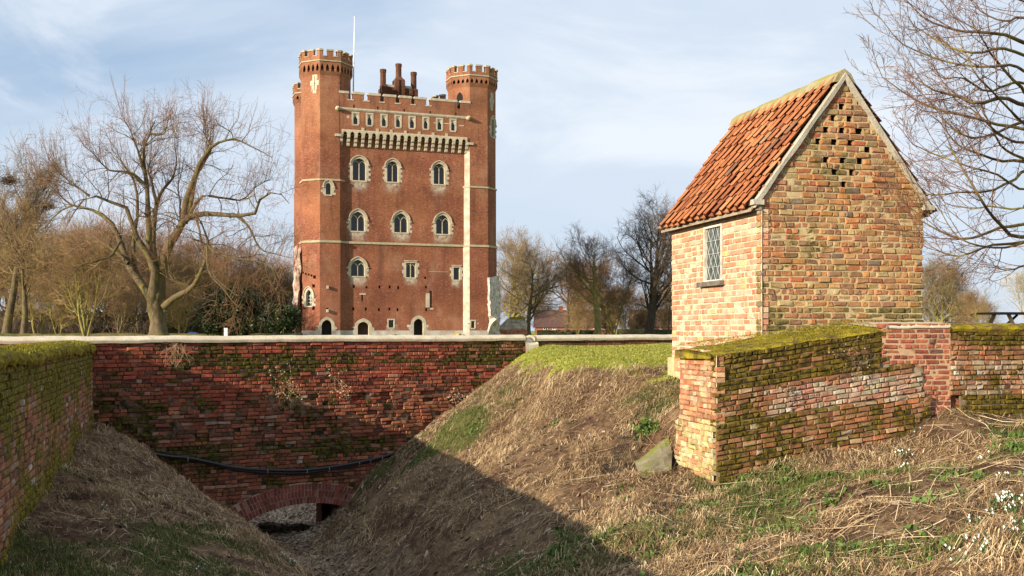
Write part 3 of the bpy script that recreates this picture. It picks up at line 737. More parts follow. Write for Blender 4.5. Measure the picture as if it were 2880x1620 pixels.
# ------------------------------------------------------------------ mossy wall on the left
def left_wall():
    root = empty('mossy_wall', FL.P(6, -2, -.3), 'shaded brick wall on the left thickly topped with yellow-green moss', 'wall')
    us = np.linspace(0, 21, 120); hg = height(FL.O[0]+us*FL.a[0]+.1*FL.n[0], FL.O[1]+us*FL.a[1]+.1*FL.n[1]); g = lambda u: float(np.interp(u, us, hg))
    PAL = [(4, (.34, .145, .075)), (3, (.40, .19, .10)), (2, (.24, .105, .06)), (1.5, (.34, .22, .155)), (.35, (.5, .44, .38)), (1, (.13, .07, .045))]
    def moss(u, v, rg): return .27+.42*sstep(-1.3, -.55, v+nz(u, v, 1.2)*.5)+.40*(1-sstep(.05, .4, v-g(u)+nz(u, v, 1)*.3))+nz(u, v, 1.1, 3)*.5
    brick_wall('brick_face', FL, 0.0, 11.2, -2.55, -.31, .076, .235, lambda u, v, a, b: v > g(u)-.2, lambda u, v, rg: pick(rg, PAL), moss,
               lambda u, v: .02*nz(u, v, 2.5)+.05*sstep(-1.35, -1.9, v), [M['left_brick'], M['old_mortar']], root, jit=1.3, seed=14, back=.12)
    mb = MB(); wbox(mb, FL, .0, 21, -3, -.30, -.06, -.56); wbox(mb, FL, 11.2, 21, -3, -.30, .0, -.058)
    mb.build('wall_core', M['house_brick'], root)
    pr = [(.035, -.37), (.055, -.315), (.03, -.255), (-.1, -.215), (-.3, -.19), (-.5, -.205), (-.6, -.25), (-.61, -.34)]
    cap_strip('moss_cap', FL, 0.02, 21, pr, M['moss'], root, amp=.045, fr_=7, st=.045, sub=5)
    # short moss tufts along the rim
    r = np.random.default_rng(5); n = 9000; u = r.uniform(0, 12, n); w = r.uniform(-.6, .055, n); hh = np.interp(-w, [-.055, -.03, .1, .3, .5, .6], [-.31, -.255, -.215, -.19, -.205, -.25])
    P = FL.O+u[:, None]*FL.a+w[:, None]*FL.n
    o = strips('moss_tufts', P[:, 0], P[:, 1], hh, r.uniform(.008, .03, n), r.uniform(0, 2*PI, n), r.uniform(.005, .02, n), r.uniform(.004, .01, n), r.normal(0, .004, n), r.uniform(.01, .035, n), r.beta(2, 2, n), M['moss_blade'], slope=False)
    o.parent = root; o.location = -ROOT[root.name]
    for k in ('kind',): o[k] = 'stuff'

# ------------------------------------------------------------------ ramped wall in front of the hut
def ramp_wall():
    root = empty('ramped_wall', FR.P(1.5, -1.8, -.5), 'old mossy brick wall ramping up to the right in front of the hut, with a newer red patch', 'wall')
    sh = lambda u: .125*u
    us = np.linspace(-.3, 8, 120); g_ = height(FR.O[0]+us*FR.a[0]+.12*FR.n[0], FR.O[1]+us*FR.a[1]+.12*FR.n[1]); g = lambda u: float(np.interp(u, us, g_))
    def ub(z): return 2.37 if z > -.45 else 2.83 if z > -.82 else 2.93
    OLD = [(4, (.27, .12, .055)), (3, (.20, .095, .045)), (3, (.31, .15, .072)), (1.5, (.33, .22, .115)), (.7, (.36, .13, .06)), (.3, (.42, .34, .22))]
    PINK = [(4, (.36, .22, .145)), (3, (.38, .27, .18)), (2, (.35, .17, .11)), (2, (.32, .26, .165)), (1, (.42, .35, .26))]
    def keep(u, v, a, b):
        z = v+sh(u); return b < ub(z)+.06 and a > -.005 and z > g(u)-.25 and v < -.30
    def pale(px, py): # the band of bare pinkish bricks
        t = np.interp(px, [2110, 2300, 2480, 2600], [1098, 1062, 1040, 1030]); b = np.interp(px, [2110, 2300, 2480, 2600], [1178, 1150, 1125, 1112])
        return sstep(0, 22, py-t)*(1-sstep(-15, 12, py-b))*sstep(2110, 2190, px)
    def col(u, v, rg):
        px, py = proj(FR.P(u, v+sh(u))); return pick(rg, PINK if rg.random() < pale(px, py) else OLD)
    led = (-.63, -1.13)
    def moss(u, v, rg):
        px, py = proj(FR.P(u, v+sh(u))); m = .30+nz(u, v, 1.1, 7)*.5+rg.gauss(0, .09)+nz(u*.35, v*4, 1, 3)*.45
        m += .34*sstep(-.52, -.36, v)
        for l in led:
            if -.02 < l-v+.02 < .11: m += .35*(1-sstep(.9, 2.2, u+nz(u, v, 2)))+.1
        m += .20*sstep(-1.05, -1.3, v)*(.6+nz(u, v, 2, 4)); m += .18*(v > -.75)
        return m-1.1*pale(px, py)
    def out(u, v):
        o = 0.0
        if v < led[0]: o += .03
        if v < led[1]: o += .05
        return o+.025*nz(u, v, 1.6, 3)
    brick_wall('old_brickwork', FR, 0, 2.96, -2.35, -.30, .064, .172, keep, col, moss, out, [M['ramp_brick'], M['old_mortar']], root, sh, jit=1.6, seed=31, back=.12)
    # newer red repair
    def kr(u, v, a, b): return a > ub(v)-.12 and v > g(u)-.2
    brick_wall('red_repair', FR, 2.3, 3.285, -1.5, .05, .0665, .21, kr, lambda u, v, rg: pick(rg, [(4, (.36, .118, .062)), (3, (.31, .092, .054)), (2, (.25, .072, .046)), (.4, (.18, .09, .075))]),
               lambda u, v, rg: -.5+.55*(v > -.02), lambda u, v: .0, [M['ramp_brick'], M['new_mortar']], root, jit=1.1, seed=33, back=.12, mort=.017, header=.25, rec=.010)
    # older length on the right
    def km(u, v, a, b): return a > (3.279 if v > -.82 or v < -1.05 else 3.38) and v > g(u)-.25
    brick_wall('right_brickwork', FR, 3.28, 7.4, -1.6, .055, .064, .172, km, lambda u, v, rg: pick(rg, OLD if rg.random() < .45+.5*(abs(v+.62) > .22) else PINK),
               lambda u, v, rg: .22+.4*sstep(-.22, -.02, v+nz(u, v, 2)*.2)+.42*sstep(-.78, -.92, v)+nz(u, v, 1, 9)*.55, lambda u, v: (.0 if v > -.8 else .03 if v > -.98 else .055)+.03*nz(u, v, 1.5, 6), [M['ramp_brick'], M['old_mortar']], root, jit=1.6, seed=35, back=.12)
    # lit end face
    FE = Frame((FR.P(0, 0, -1.1)[0], FR.P(0, 0, -1.1)[1]), math.atan2(-FR.a[0], FR.a[1]))
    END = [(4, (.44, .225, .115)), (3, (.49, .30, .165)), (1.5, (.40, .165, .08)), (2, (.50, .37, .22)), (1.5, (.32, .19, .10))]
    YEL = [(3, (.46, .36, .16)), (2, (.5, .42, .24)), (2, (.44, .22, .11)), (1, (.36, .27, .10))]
    ge = lambda s: float(height(np.array([FE.P(s, 0, .1)[0]]), np.array([FE.P(s, 0, .1)[1]]))[0])
    gs = [ge(0), ge(.55), ge(1.1)]
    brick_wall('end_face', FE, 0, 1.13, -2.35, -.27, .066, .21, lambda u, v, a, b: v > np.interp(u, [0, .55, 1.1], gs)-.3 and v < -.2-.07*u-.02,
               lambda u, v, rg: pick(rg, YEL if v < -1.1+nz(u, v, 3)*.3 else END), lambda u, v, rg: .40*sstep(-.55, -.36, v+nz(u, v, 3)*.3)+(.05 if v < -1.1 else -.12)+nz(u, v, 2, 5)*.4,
               lambda u, v: .0+.055*(v < -1.13)+.02*nz(u, v, 2), [M['ramp_brick'], M['side_mortar']], root, jit=1.6, seed=37, back=.12, header=.6)
    mb = MB(); wbox(mb, FR, .02, 2.4, -2.6, -.31, -.03, -1.1, 0, sh); wbox(mb, FR, 2.4, 3.3, -2.2, .04, -.06, -1.0); wbox(mb, FR, 3.3, 7.4, -2.2, .05, -.07, -.9)
    mb.build('wall_core', M['house_brick'], root)
    cap_strip('moss_cap', FR, -.045, 2.4, [(-.03, -.33), (.004, -.305), (-.02, -.285), (-.12, -.265), (-.5, -.24), (-.9, -.22), (-1.12, -.235), (-1.14, -.34)], M['moss'], root, sh, .028, 7, .04, sub=5)
    cap_strip('cement_cap', FR, 2.36, 3.3, [(.010, .035), (.014, .055), (-.015, .082), (-.2, .105), (-.7, .115), (-1.0, .09)], M['coping'], root, amp=.012, fr_=9, st=.04)
    cap_strip('moss_cap', FR, 3.27, 7.4, [(.0, .0), (.03, .04), (.01, .075), (-.15, .10), (-.5, .11), (-.9, .08), (-.92, .0)], M['moss'], root, amp=.03, fr_=7, st=.045, seed=7, sub=5)
    # tufts on the moss
    r = np.random.default_rng(15); n = 4200; u = r.uniform(-.03, 2.36, n); w = r.uniform(-1.1, .05, n)
    hh = np.interp(-w, [-.05, -.02, .12, .5, .9, 1.12], [-.31, -.265, -.235, -.195, -.175, -.195])+sh(u)
    P = FR.O+u[:, None]*FR.a+w[:, None]*FR.n
    o = strips('moss_tufts', P[:, 0], P[:, 1], hh, r.uniform(.006, .022, n), r.uniform(0, 2*PI, n), r.uniform(.005, .014, n), r.uniform(.004, .009, n), r.normal(0, .004, n), r.uniform(.008, .025, n), r.beta(2, 2, n), M['moss_blade'], slope=False)
    o.parent = root; o.location = -ROOT[root.name]

# ------------------------------------------------------------------ the hut
def hut():
    root = empty('brick_hut', FH.P(1.26, -.7, -1.5), 'small brick hut with steep orange pantile roof, lattice window and pierced gable', 'hut')
    W, L, E, A = 2.525, 3.106, 1.80, 3.48; ch = .083
    GAB = [(3, (.42, .165, .066)), (3, (.38, .21, .09)), (2, (.36, .255, .12)), (3, (.33, .16, .085)), (2, (.24, .125, .075)), (1.1, (.37, .105, .05)), (.8, (.42, .19, .06)), (.35, (.15, .12, .09)), (1, (.36, .27, .14))]
    SIDE = [(4, (.49, .22, .125)), (2.2, (.53, .31, .20)), (2.6, (.43, .16, .08)), (1.4, (.56, .41, .27)), (.35, (.28, .21, .17)), (1, (.38, .20, .13)), (.3, (.50, .37, .15))]
    # ventilation slots between bricks
    slots = []
    for x, y in [(1277, 297), (1217, 377), (1330, 385), (1168, 458), (1279, 467), (1388, 474), (1117, 538), (1224, 548), (1333, 555), (1447, 565), (1170, 630), (1284, 637), (1391, 645), (1229, 718), (1339, 725), (1289, 805)]:
        u, v = FH.px(1840+.41408*x, 180+.41408*y); slots.append((u, -1.0+ch*(math.floor((v+1.0)/ch)+.5)))
    def cuts(v): return [(u-.046, u+.046) for u, w in slots if abs(w-v) < .02]
    def gk(u, v, a, b):
        if v < E+.02: return True
        h = W/2*(1-(v-E)/(A-E)); return abs(u-W/2) < h
    def gm(u, v, rg):
        px, py = proj(FH.P(u, v)); m = .17+nz(u, v, .9, 2)*.6
        if 300 < py < 490 and abs(px-2370) < 140: m += .06
        if px > 2540 and py > 560: m += .2
        if py > 870: m += .35
        return m
    brick_wall('gable_wall', FH, -.012, W, -1.0, A, ch, .212, gk, lambda u, v, rg: pick(rg, SIDE if u < .2 and rg.random() < .45 else GAB), gm, lambda u, v: .012*nz(u, v, 1.5), [M['hut_brick'], M['hut_mortar']], root, jit=1.6, seed=51, back=.11, mort=.017, cuts=cuts, rec=.014)
    for u, w in slots: mb = MB(); wbox(mb, FH, u-.055, u+.055, w-.06, w+.06, -.085, -.095); mb.build('dark_slot_backing', M['dark'], root)  # dark sheet behind each slot, painted in place of interior shade
    FS = Frame((FH.P(0, 0, -L)[0], FH.P(0, 0, -L)[1]), math.atan2(-FH.a[0], FH.a[1]))
    wx0, wy1 = FS.px(1980, 640); wx1, wy0 = FS.px(2031, 788)
    def wc(v): return [(wx0, wx1)] if wy0 < v < wy1 else []
    brick_wall('window_wall', FS, 0, L, -1.0, E+.02, ch, .205, lambda u, v, a, b: True, lambda u, v, rg: pick(rg, SIDE), lambda u, v, rg: -.6+.0*v, lambda u, v: .006*nz(u, v, 2), [M['side_brick'], M['side_mortar']], root, jit=1.2, seed=53, back=.11, mort=.016, cuts=wc, header=.42, rec=.010)
    mb = MB(); FBk = -L
    G = [FH.P(.06, -1, -L), FH.P(W, -1, -L), FH.P(W, E, -L), FH.P(W/2, A, -L), FH.P(.06, E, -L)]
    mb.prism(G, FH.n*.15); wbox(mb, FH, W-.12, W, -1, E, -.05, -L+.15); wbox(mb, FH, .11, W-.12, -1.0, -.55, -.12, -L+.15)
    mb.build('plain_wall', M['house_brick'], root)
    mb = MB(); wbox(mb, FS, -.05, .22, -1.2, -.44, .05, -.05); wbox(mb, FS, .22, L-.02, -1.2, -.66, .04, -.05)
    mb.build('footing', M['hut_mortar'], root)
    # roof: pantiles laid in courses
    def slope(side):
        # local: along the ridge (depth from gable) and down the slope
        rg = random.Random(60+side); pit = math.atan2(A-E, W/2); ov = .11; Ls = (W/2+ov)/math.cos(pit); rows = 9; rl = Ls/rows; cols = 13; y0, y1 = .015, L+.10; cw = (y1-y0)/cols
        out_ = np.array([math.cos(pit), math.sin(pit)]) if side < 0 else np.array([math.cos(pit), math.sin(pit)])
        V, Q, R = [], [], []
        K = 10
        for r_ in range(rows):
            for c in range(cols):
                rnd = min(1, max(0, rg.gauss(.45, .2))) if rg.random() < .85 else rg.random(); jz = rg.gauss(0, .004); jy = rg.gauss(0, .004); js = rg.gauss(0, .009); b = len(V)
                for (sd, lift) in ((r_*rl-.05, 0.0), ((r_+.5)*rl, .018), ((r_+1)*rl+.03, .040), ((r_+1)*rl+.03, .022)):
                    for k in range(K):
                        t = k/(K-1); x = c*cw+t*(cw*1.14)+jy
                        prof = .085*math.exp(-((t-.13)/.17)**2)-.020*math.sin(PI*min(1, t*1.1))
                        dd = sd+js; z = .055+lift+prof+jz+.02*fbm_(r_, c)
                        hx = dd*math.cos(pit); hz = A-dd*math.sin(pit)
                        hx += z*math.sin(pit); hz += z*math.cos(pit)
                        u = W/2+side*hx; V.append(FH.P(u, hz, -(y0+x)))
                for q in range(3):
                    for k in range(K-1):
                        a = b+q*K+k; Q.append((a, a+1, a+K+1, a+K)); R.append(rnd)
        return V, Q, R
    V, Q, R = [], [], []
    def fbm_(r_, c): return nz(r_*.4, c*.4, 1, 3)
    for sd in (-1, 1):
        v, q, r = slope(sd); b = len(V); V += v; Q += [tuple(i+b for i in f) for f in q]; R += r
    rf = npmesh('roof', np.array(V), Q, M['tile'], root, False, {'rnd': R})
    mb = MB(); pit = math.atan2(A-E, W/2)     # boarding under the tiles
    for sd in (-1, 1):
        p = [FH.P(W/2, A+.03, -.03), FH.P(W/2+sd*(W/2+.13), A+.03-(W/2+.13)*math.tan(pit), -.03)]
        mb.prism([p[0], p[1], p[1]-FH.n*(L+.1), p[0]-FH.n*(L+.1)], (0, 0, -.035))
    mb.build('roof_boards', M['eave_wood'], rf)
    mb = MB(); ov = .15
    for k in range(8):                        # ridge tiles
        d0, d1 = .02-k*(L+.16)/8, .02-(k+1)*(L+.16)/8-.02; dz = .012*(k % 2)
        P = [(-.17, -.16), (-.10, -.035), (0, .035), (.10, -.035), (.17, -.16)]
        for (a, b), (c, d) in zip(P, P[1:]):
            mb.quad(FH.P(W/2+a, A+.118+b+dz, d0), FH.P(W/2+c, A+.118+d+dz, d0), FH.P(W/2+c, A+.118+d+dz+.006, d1), FH.P(W/2+a, A+.118+b+dz+.006, d1))
        mb.add([FH.P(W/2+a, A+.118+b+dz, d0) for a, b in P]+[FH.P(W/2, A-.02, d0)], [(0, 1, 2, 3, 4), (0, 4, 5)])
    mb.build('ridge', M['ridge'], rf)
    for sd in (-1, 1):                        # cement verge along the gable
        mb = MB(); n = 16; rg = random.Random(71+sd)
        for i in range(n):
            t0, t1 = i/n, (i+1)/n; q = []
            for t in (t0, t1):
                u = W/2+sd*(W/2+.10)*t; h = A+.06-(W/2+.10)*t*math.tan(pit); w = .050+.010*math.sin(t*17+sd)
                q.append((u, h, w))
            (u0, h0, w0), (u1, h1, w1) = q
            a = [FH.P(u0, h0-w0*1.25, .045), FH.P(u1, h1-w1*1.25, .045), FH.P(u1, h1+.03, .05), FH.P(u0, h0+.03, .05)]
            mb.prism(a, -FH.n*.11)
        u = W/2+sd*(W/2+.06); mb.box(FH.P(u, E-.06, -.02), .16, .16, .07, TH)
        mb.build('verge', M['cement'], rf)
    mb = MB(); wbox(mb, FS, -.10, L+.02, E-.16, E-.09, .0, .05); wbox(mb, FS, -.08, L, E-.21, E-.16, .0, .02)
    mb.build('eave_board', M['eave_wood'], root)
    # lattice window
    fr = MB(); t = .035
    wbox(fr, FS, wx0, wx0+t, wy0, wy1, .012, -.06); wbox(fr, FS, wx1-t, wx1, wy0, wy1, .012, -.06); wbox(fr, FS, wx0+t, wx1-t, wy1-.03, wy1, .010, -.06); wbox(fr, FS, wx0+t, wx1-t, wy0, wy0+.02, .010, -.06)
    w = fr.build('window', M['frame_wood'], root)
    mb = MB(); mb.quad(FS.P(wx0+t, wy0, -.035), FS.P(wx1-t, wy0, -.035), FS.P(wx1-t, wy1, -.035), FS.P(wx0+t, wy1, -.035)); mb.build('pane', M['leaded_glass'], w)
    mb = MB(); x0, x1, z0, z1 = wx0+t, wx1-t, wy0+.02, wy1-.03; dw = (x1-x0)/3.5; dh = dw*1.75
    for sg in (-1, 1):
        for k in range(-14, 22):
            c = x0+k*dw/1.0; pts = []
            for i in range(41):
                z = z0+(z1-z0)*i/40; x = c+sg*(z-z0)*dw/dh
                if x0 <= x <= x1: pts.append((x, z))
            if len(pts) > 1: mb.tube([FS.P(*pts[0], -.025), FS.P(*pts[-1], -.025)], .0038, 4)
    for k in range(1, 4): mb.tube([FS.P(x0, z0+(z1-z0)*k/4, -.022), FS.P(x1, z0+(z1-z0)*k/4, -.022)], .004, 4)
    mb.build('lattice', M['lead'], w)
    mb = MB(); a, _ = FS.px(1972, 790); b, _ = FS.px(2038, 790); wbox(mb, FS, a, b, wy0-.075, wy0-.004, .08, -.05); mb.build('sill', M['sill_wood'], w)

def slab_and_bits():
    # fallen slabs against the wall end
    p = at(1700, 1345, 12.9); root = empty('stone_slab', p, 'pale mossy slab lying tilted on the bank against the wall end', 'slab')
    def sl(q, d, nm, th=.04):
        mb = MB(); pts = [np.array(hit(x, y))+Z3*z for x, y, z in q]
        n = 7; g = []
        for i in range(n+1):
            for j in range(n+1):
                u, v = i/n, j/n; pt = pts[0]*(1-u)*(1-v)+pts[1]*u*(1-v)+pts[2]*u*v+pts[3]*(1-u)*v
                g.append(pt+Z3*(.03*nz(u*4, v*4, 1, 2)))
        idx = lambda i, j: i*(n+1)+j
        f = [(idx(i, j), idx(i+1, j), idx(i+1, j+1), idx(i, j+1)) for i in range(n) for j in range(n)]
        m = (n+1)**2; g2 = g+[x-Z3*th for x in g]; f += [tuple(m+k for k in q_[::-1]) for q_ in f]
        rim = [idx(i, 0) for i in range(n)]+[idx(n, j) for j in range(n)]+[idx(i, n) for i in range(n, 0, -1)]+[idx(0, j) for j in range(n, 0, -1)]
        f += [(a, b, m+b, m+a) for a, b in zip(rim, rim[1:]+rim[:1])]
        mb.add(g2, f); mb.build(nm, M['slab'], root)
    sl([(1785, 1300, .0), (1880, 1240, .05), (1893, 1300, .06), (1805, 1338, .02)], .0, 'upper_slab')
    sl([(1800, 1338, .03), (1890, 1296, .10), (1888, 1330, .04), (1825, 1350, .0)], .0, 'lower_slab')
    # green plastic netting pinned to the bank
    for k, (lab, qs) in enumerate((('dark green netting pinned to the open bank left of the slab', [(1690, 1330), (1820, 1110), (1875, 1135), (1735, 1345)]), ('dark green netting lying on the bank below the wall end', [(1810, 1430), (1905, 1395), (1960, 1470), (1850, 1480)]))):
        c = [hit(*q) for q in qs]; rt_ = empty('netting', np.mean(c, 0), lab, 'netting', 'pieces of green netting on the bank'); mb = MB(); n = 14
        for i in range(n+1):
            for sw in (0, 1):
                pts = []
                for j in range(n+1):
                    u, v = (i/n, j/n) if sw else (j/n, i/n)
                    q = c[0]*(1-u)*(1-v)+c[1]*u*(1-v)+c[2]*u*v+c[3]*(1-u)*v; z = height(q[:1], q[1:2])[0]
                    pts.append((q[0], q[1], z+.025+.02*nz(q[0]*3, q[1]*3)))
                mb.tube(pts, .0026, 3, cap=False)
        mb.build('mesh', M['net'], rt_)
    # picnic table behind the wall
    base = np.array([(2905-CX)/F*22, 22.3, -.37]); r = empty('picnic_table', base, 'dark wooden picnic table standing on the lawn behind the mossy wall', 'table')
    a = TH
    for k in range(5): mb = MB(); mb.box(base+np.array([-math.sin(a), math.cos(a), 0])*(k-2)*.15+Z3*.74, 1.9, .138, .045, a); mb.build('plank', M['table_wood'], r)
    ax = np.array([math.cos(a), math.sin(a), 0]); ay = np.array([-math.sin(a), math.cos(a), 0])
    for e in (-.62, .62):
        for sg in (-1, 1):
            mb = MB(); p0 = base+ax*e+ay*sg*.68; p1 = base+ax*e+ay*sg*.22+Z3*.715; mb.tube([p0, p1], .055, 4); mb.build('leg', M['table_leg'], r)
        mb = MB(); mb.box(base+ax*e*.97+Z3*.40, .05, 1.5, .1, a); mb.build('cross_bar', M['table_wood'], r)
        mb = MB(); mb.tube([base+ax*e+Z3*.40, base+ax*e*.35+Z3*.71], .03, 4); mb.build('brace', M['table_wood'], r)
    for sg in (-1, 1): mb = MB(); mb.box(base+ay*sg*.7+Z3*.45, 1.9, .26, .045, a); mb.build('seat', M['table_wood'], r)
def snowdrops():
    rg = random.Random(77)
    spots = [(2538, 1290, 9, 'on the bank below the repaired wall'), (2533, 1322, 7, ''), (2768, 1300, 7, ''), (2825, 1350, 7, ''), (2800, 1425, 14, ''), (2840, 1412, 14, ''), (2868, 1415, 12, ''), (2835, 1445, 12, ''), (2780, 1455, 6, ''), (2735, 1482, 6, ''),
             (2850, 1505, 12, ''), (2760, 1535, 12, ''), (2775, 1552, 9, ''), (2680, 1560, 8, ''), (2700, 1580, 6, ''), (298, 1442, 6, 'left'), (815, 1585, 8, 'mid'), (570, 1612, 3, 'mid2'), (2870, 1470, 6, ''), (2560, 1222, 3, 'w')]
    near = ['small clump of white snowdrops', 'sparse clump of white snowdrops', 'dense clump of white snowdrops']
    place = ['on the bank under the red repaired brickwork', 'just below the topmost clump under the repaired brickwork', 'among fallen stems near the right edge, highest up the bank there', 'at the right edge above the biggest patch', 'at the left end of the biggest patch on the right',
             'in the middle of the biggest patch on the right', 'at the right end of the biggest patch on the right', 'along the lower side of the biggest patch', 'just left of the biggest patch, lower side', 'standing apart left of the biggest patch',
             'at the right edge below the biggest patch', 'in the lower right, above a smaller clump', 'in the lower right, below a larger clump', 'beside bright weeds in the lower right', 'lowest of the clumps in the lower right', 'on the shaded bank by the left wall',
             'on the shaded left bank above the moat bed', 'at the bottom edge of the shaded left bank', 'at the right edge just under the biggest patch', 'against the foot of the ramped wall']
    for (px, py, n, _), pl in zip(spots, place):
        b = hit(px, py); lab = (near[0] if n < 7 else near[2] if n > 10 else 'clump of white snowdrops')+' '+pl
        n = max(3, int(n*.8)); root = empty('snowdrop_clump', b, lab, 'snowdrops', 'snowdrop clumps on the banks')
        sc = .46+.030*b[1]; mb = MB()
        for k in range(n*2):
            a = rg.uniform(0, 2*PI); q = b+np.array([rg.gauss(0, .05), rg.gauss(0, .05), 0])*sc; q[2] = height(q[:1], q[1:2])[0]
            d = np.array([math.cos(a), math.sin(a), 0]); h = rg.uniform(.06, .10)*sc; w = .0085*sc*np.array([-d[1], d[0], 0])
            mb.add([q-w, q+w, q+d*.02*sc+Z3*h*.6+w, q+d*.02*sc+Z3*h*.6-w, q+d*.05*sc+Z3*h], [(0, 1, 2, 3), (3, 2, 4)])
        mb.build('leaves', M['snow_leaf'], root, fix=False)
        for k in range(n):
            q = b+np.array([rg.gauss(0, .065), rg.gauss(0, .065), 0])*sc; q[2] = height(q[:1], q[1:2])[0]; h = rg.uniform(.085, .13)*sc
            d = np.array([rg.gauss(0, 1), rg.gauss(-.4, 1), 0]); d /= np.linalg.norm(d)
            mb = MB(); top = q+Z3*h; tip = top+d*.018*sc-Z3*.008*sc
            mb.tube([q, q+Z3*h*.6, top, tip], .0016*sc, 3, 1)
            for i in range(3):
                a = 2*PI*i/3+rg.random(); e = np.array([math.cos(a), math.sin(a), 0]); f = np.array([-e[1], e[0], 0])
                mb.add([tip, tip+e*.010*sc+f*.0085*sc-Z3*.014*sc, tip+e*.012*sc-Z3*.030*sc, tip+e*.010*sc-f*.0085*sc-Z3*.014*sc], [(0, 1, 2, 3)])
            mb.build('flower', [M['petal'], M['snow_leaf']], root, fix=False)
# ------------------------------------------------------------------ the brick keep
TT = math.atan(.368)
def zoom(x0, y0, k): return lambda x, y: (x0+k*x, y0+k*y)
Z1 = zoom(800, 20, .33126); Z2 = zoom(800, 480, .33126); Z3z = zoom(930, 250, .15916); ZG = zoom(1060, 160, .08974)
FT = Frame(((955-CX)/F*128/(1-(955-CX)*.0001269), 128/(1-(955-CX)*.0001269)), TT)
PO = .5                                       # the turrets and the upper storeys stand this far forward
def arch_pts(w, hs, ha, n=7):
    p = []
    for i in range(n+1):
        t = i/n; cx_, cz = w, hs+(ha-hs)*.72
        p.append(((1-t)**2*w+2*t*(1-t)*cx_, (1-t)**2*hs+2*t*(1-t)*cz+t*t*ha))
    return p
def window(parent, fr, sc, w, h0, hs, ha, ring=.225, d=0, lights=2, quoin=True, hood=True, depth=.5, name='window', pane='glass_dark', sillb=True, seed=0, bars=0):
    """pointed stone window: returns the holes to leave in the brick wall"""
    rg = random.Random(seed+int(sc*100)); mb = MB()
    inn = [(w, h0), (w, hs)]+arch_pts(w, hs, ha)[1:]; out = [(w+ring, h0), (w+ring, hs)]+arch_pts(w+ring, hs, ha+ring*1.15)[1:]
    inn += [(-x, z) for x, z in inn[::-1]][1:]; out += [(-x, z) for x, z in out[::-1]][1:]
    for i in range(len(inn)-1):
        a, b, e, f = inn[i], inn[i+1], out[i], out[i+1]; P = lambda q, dd: fr.P(sc+q[0], q[1], d+dd)
        mb.quad(P(a, .03), P(b, .03), P(f, .03), P(e, .03)); mb.quad(P(e, .03), P(f, .03), P(f, -.12), P(e, -.12)); mb.quad(P(a, .03), P(b, .03), P(b, -depth), P(a, -depth))
    if hood:                                   # drip mould
        h2 = arch_pts(w+ring+.02, hs, ha+ring*1.15+.04); h3 = arch_pts(w+ring+.11, hs, ha+ring*1.15+.16)
        for sg in (-1, 1):
            for i in range(len(h2)-1):
                q = [(h2[i], 0), (h2[i+1], 0), (h3[i+1], 0), (h3[i], 0)]
                mb.hexa([fr.P(sc+sg*x, z, d-.02) for (x, z), _ in q]+[fr.P(sc+sg*x, z, d+.13) for (x, z), _ in q])
            wbox(mb, fr, sc+sg*(w+ring+.09)-.12, sc+sg*(w+ring+.09)+.12, hs-.16, hs, d-.02, d+.15)
    if quoin:
        k = 0; h = h0-.02
        while h < hs-.1:
            hh = rg.uniform(.24, .34)
            for sg in (-1, 1):
                e = (.30 if (k+(sg > 0)) % 2 else .10)*rg.uniform(.8, 1.15); a, b = sorted((sc+sg*(w+ring*.96), sc+sg*(w+ring+e)))
                wbox(mb, fr, a, b, h, min(h+hh, hs), d-.1, d+.022)
            h += hh; k += 1
    if sillb: wbox(mb, fr, sc-w-ring*.6, sc+w+ring*.6, h0-.16, h0+.0, d-.1, d+.06)
    o = mb.build(name, M['stone'], parent)
    mb = MB(); mb.add([fr.P(sc+x*1.02, z, d-depth*.8) for x, z in inn], [tuple(range(len(inn)))]); mb.build('pane', M[pane], o)
    if lights == 2:
        mb = MB(); t = .045
        wbox(mb, fr, sc-t, sc+t, h0, hs+.05, d-depth*.78, d-depth*.35)
        for sg in (-1, 1):
            ap = [(sg*(w/2)+x, z) for x, z in arch_pts(w/2, hs-.12, hs+(ha-hs)*.55)]; ap2 = [(sg*(w/2)-x+.0, z) for x, z in ap_(w/2, hs-.12, hs+(ha-hs)*.55)]
            mb.tube([fr.P(sc+x, z, d-depth*.55) for x, z in ap], .045, 4); mb.tube([fr.P(sc+x, z, d-depth*.55) for x, z in ap2], .045, 4)
            mb.tube([fr.P(sc, hs+.05, d-depth*.55), fr.P(sc+sg*w*.55, hs+(ha-hs)*.62, d-depth*.55)], .04, 4)
        mb.build('mullion', M['stone'], o)
    if bars:
        mb = MB(); wbox(mb, fr, sc-.02, sc+.02, h0, hs+.3, d-depth*.78, d-depth*.7)
        for k in range(1, bars+1): z = h0+(hs-h0)*k/bars; wbox(mb, fr, sc-w, sc+w, z-.02, z+.02, d-depth*.78, d-depth*.7)
        mb.build('glazing_bar', M['white_paint'], o)
    g = [(sc-w-ring*.5, sc+w+ring*.5, h0-.02, hs, 0)]; hi = arch_pts(w+ring*.5, hs, ha+ring*.55, 30); n = 7; top = ha+ring*.5
    for k in range(n):
        a, b = hs+(top-hs)*k/n, hs+(top-hs)*(k+1)/n; x = np.interp(b, [p[1] for p in hi], [p[0] for p in hi]); g.append((sc-x, sc+x, a, b, 0))
    return g
def ap_(w, hs, ha): return arch_pts(w, hs, ha)
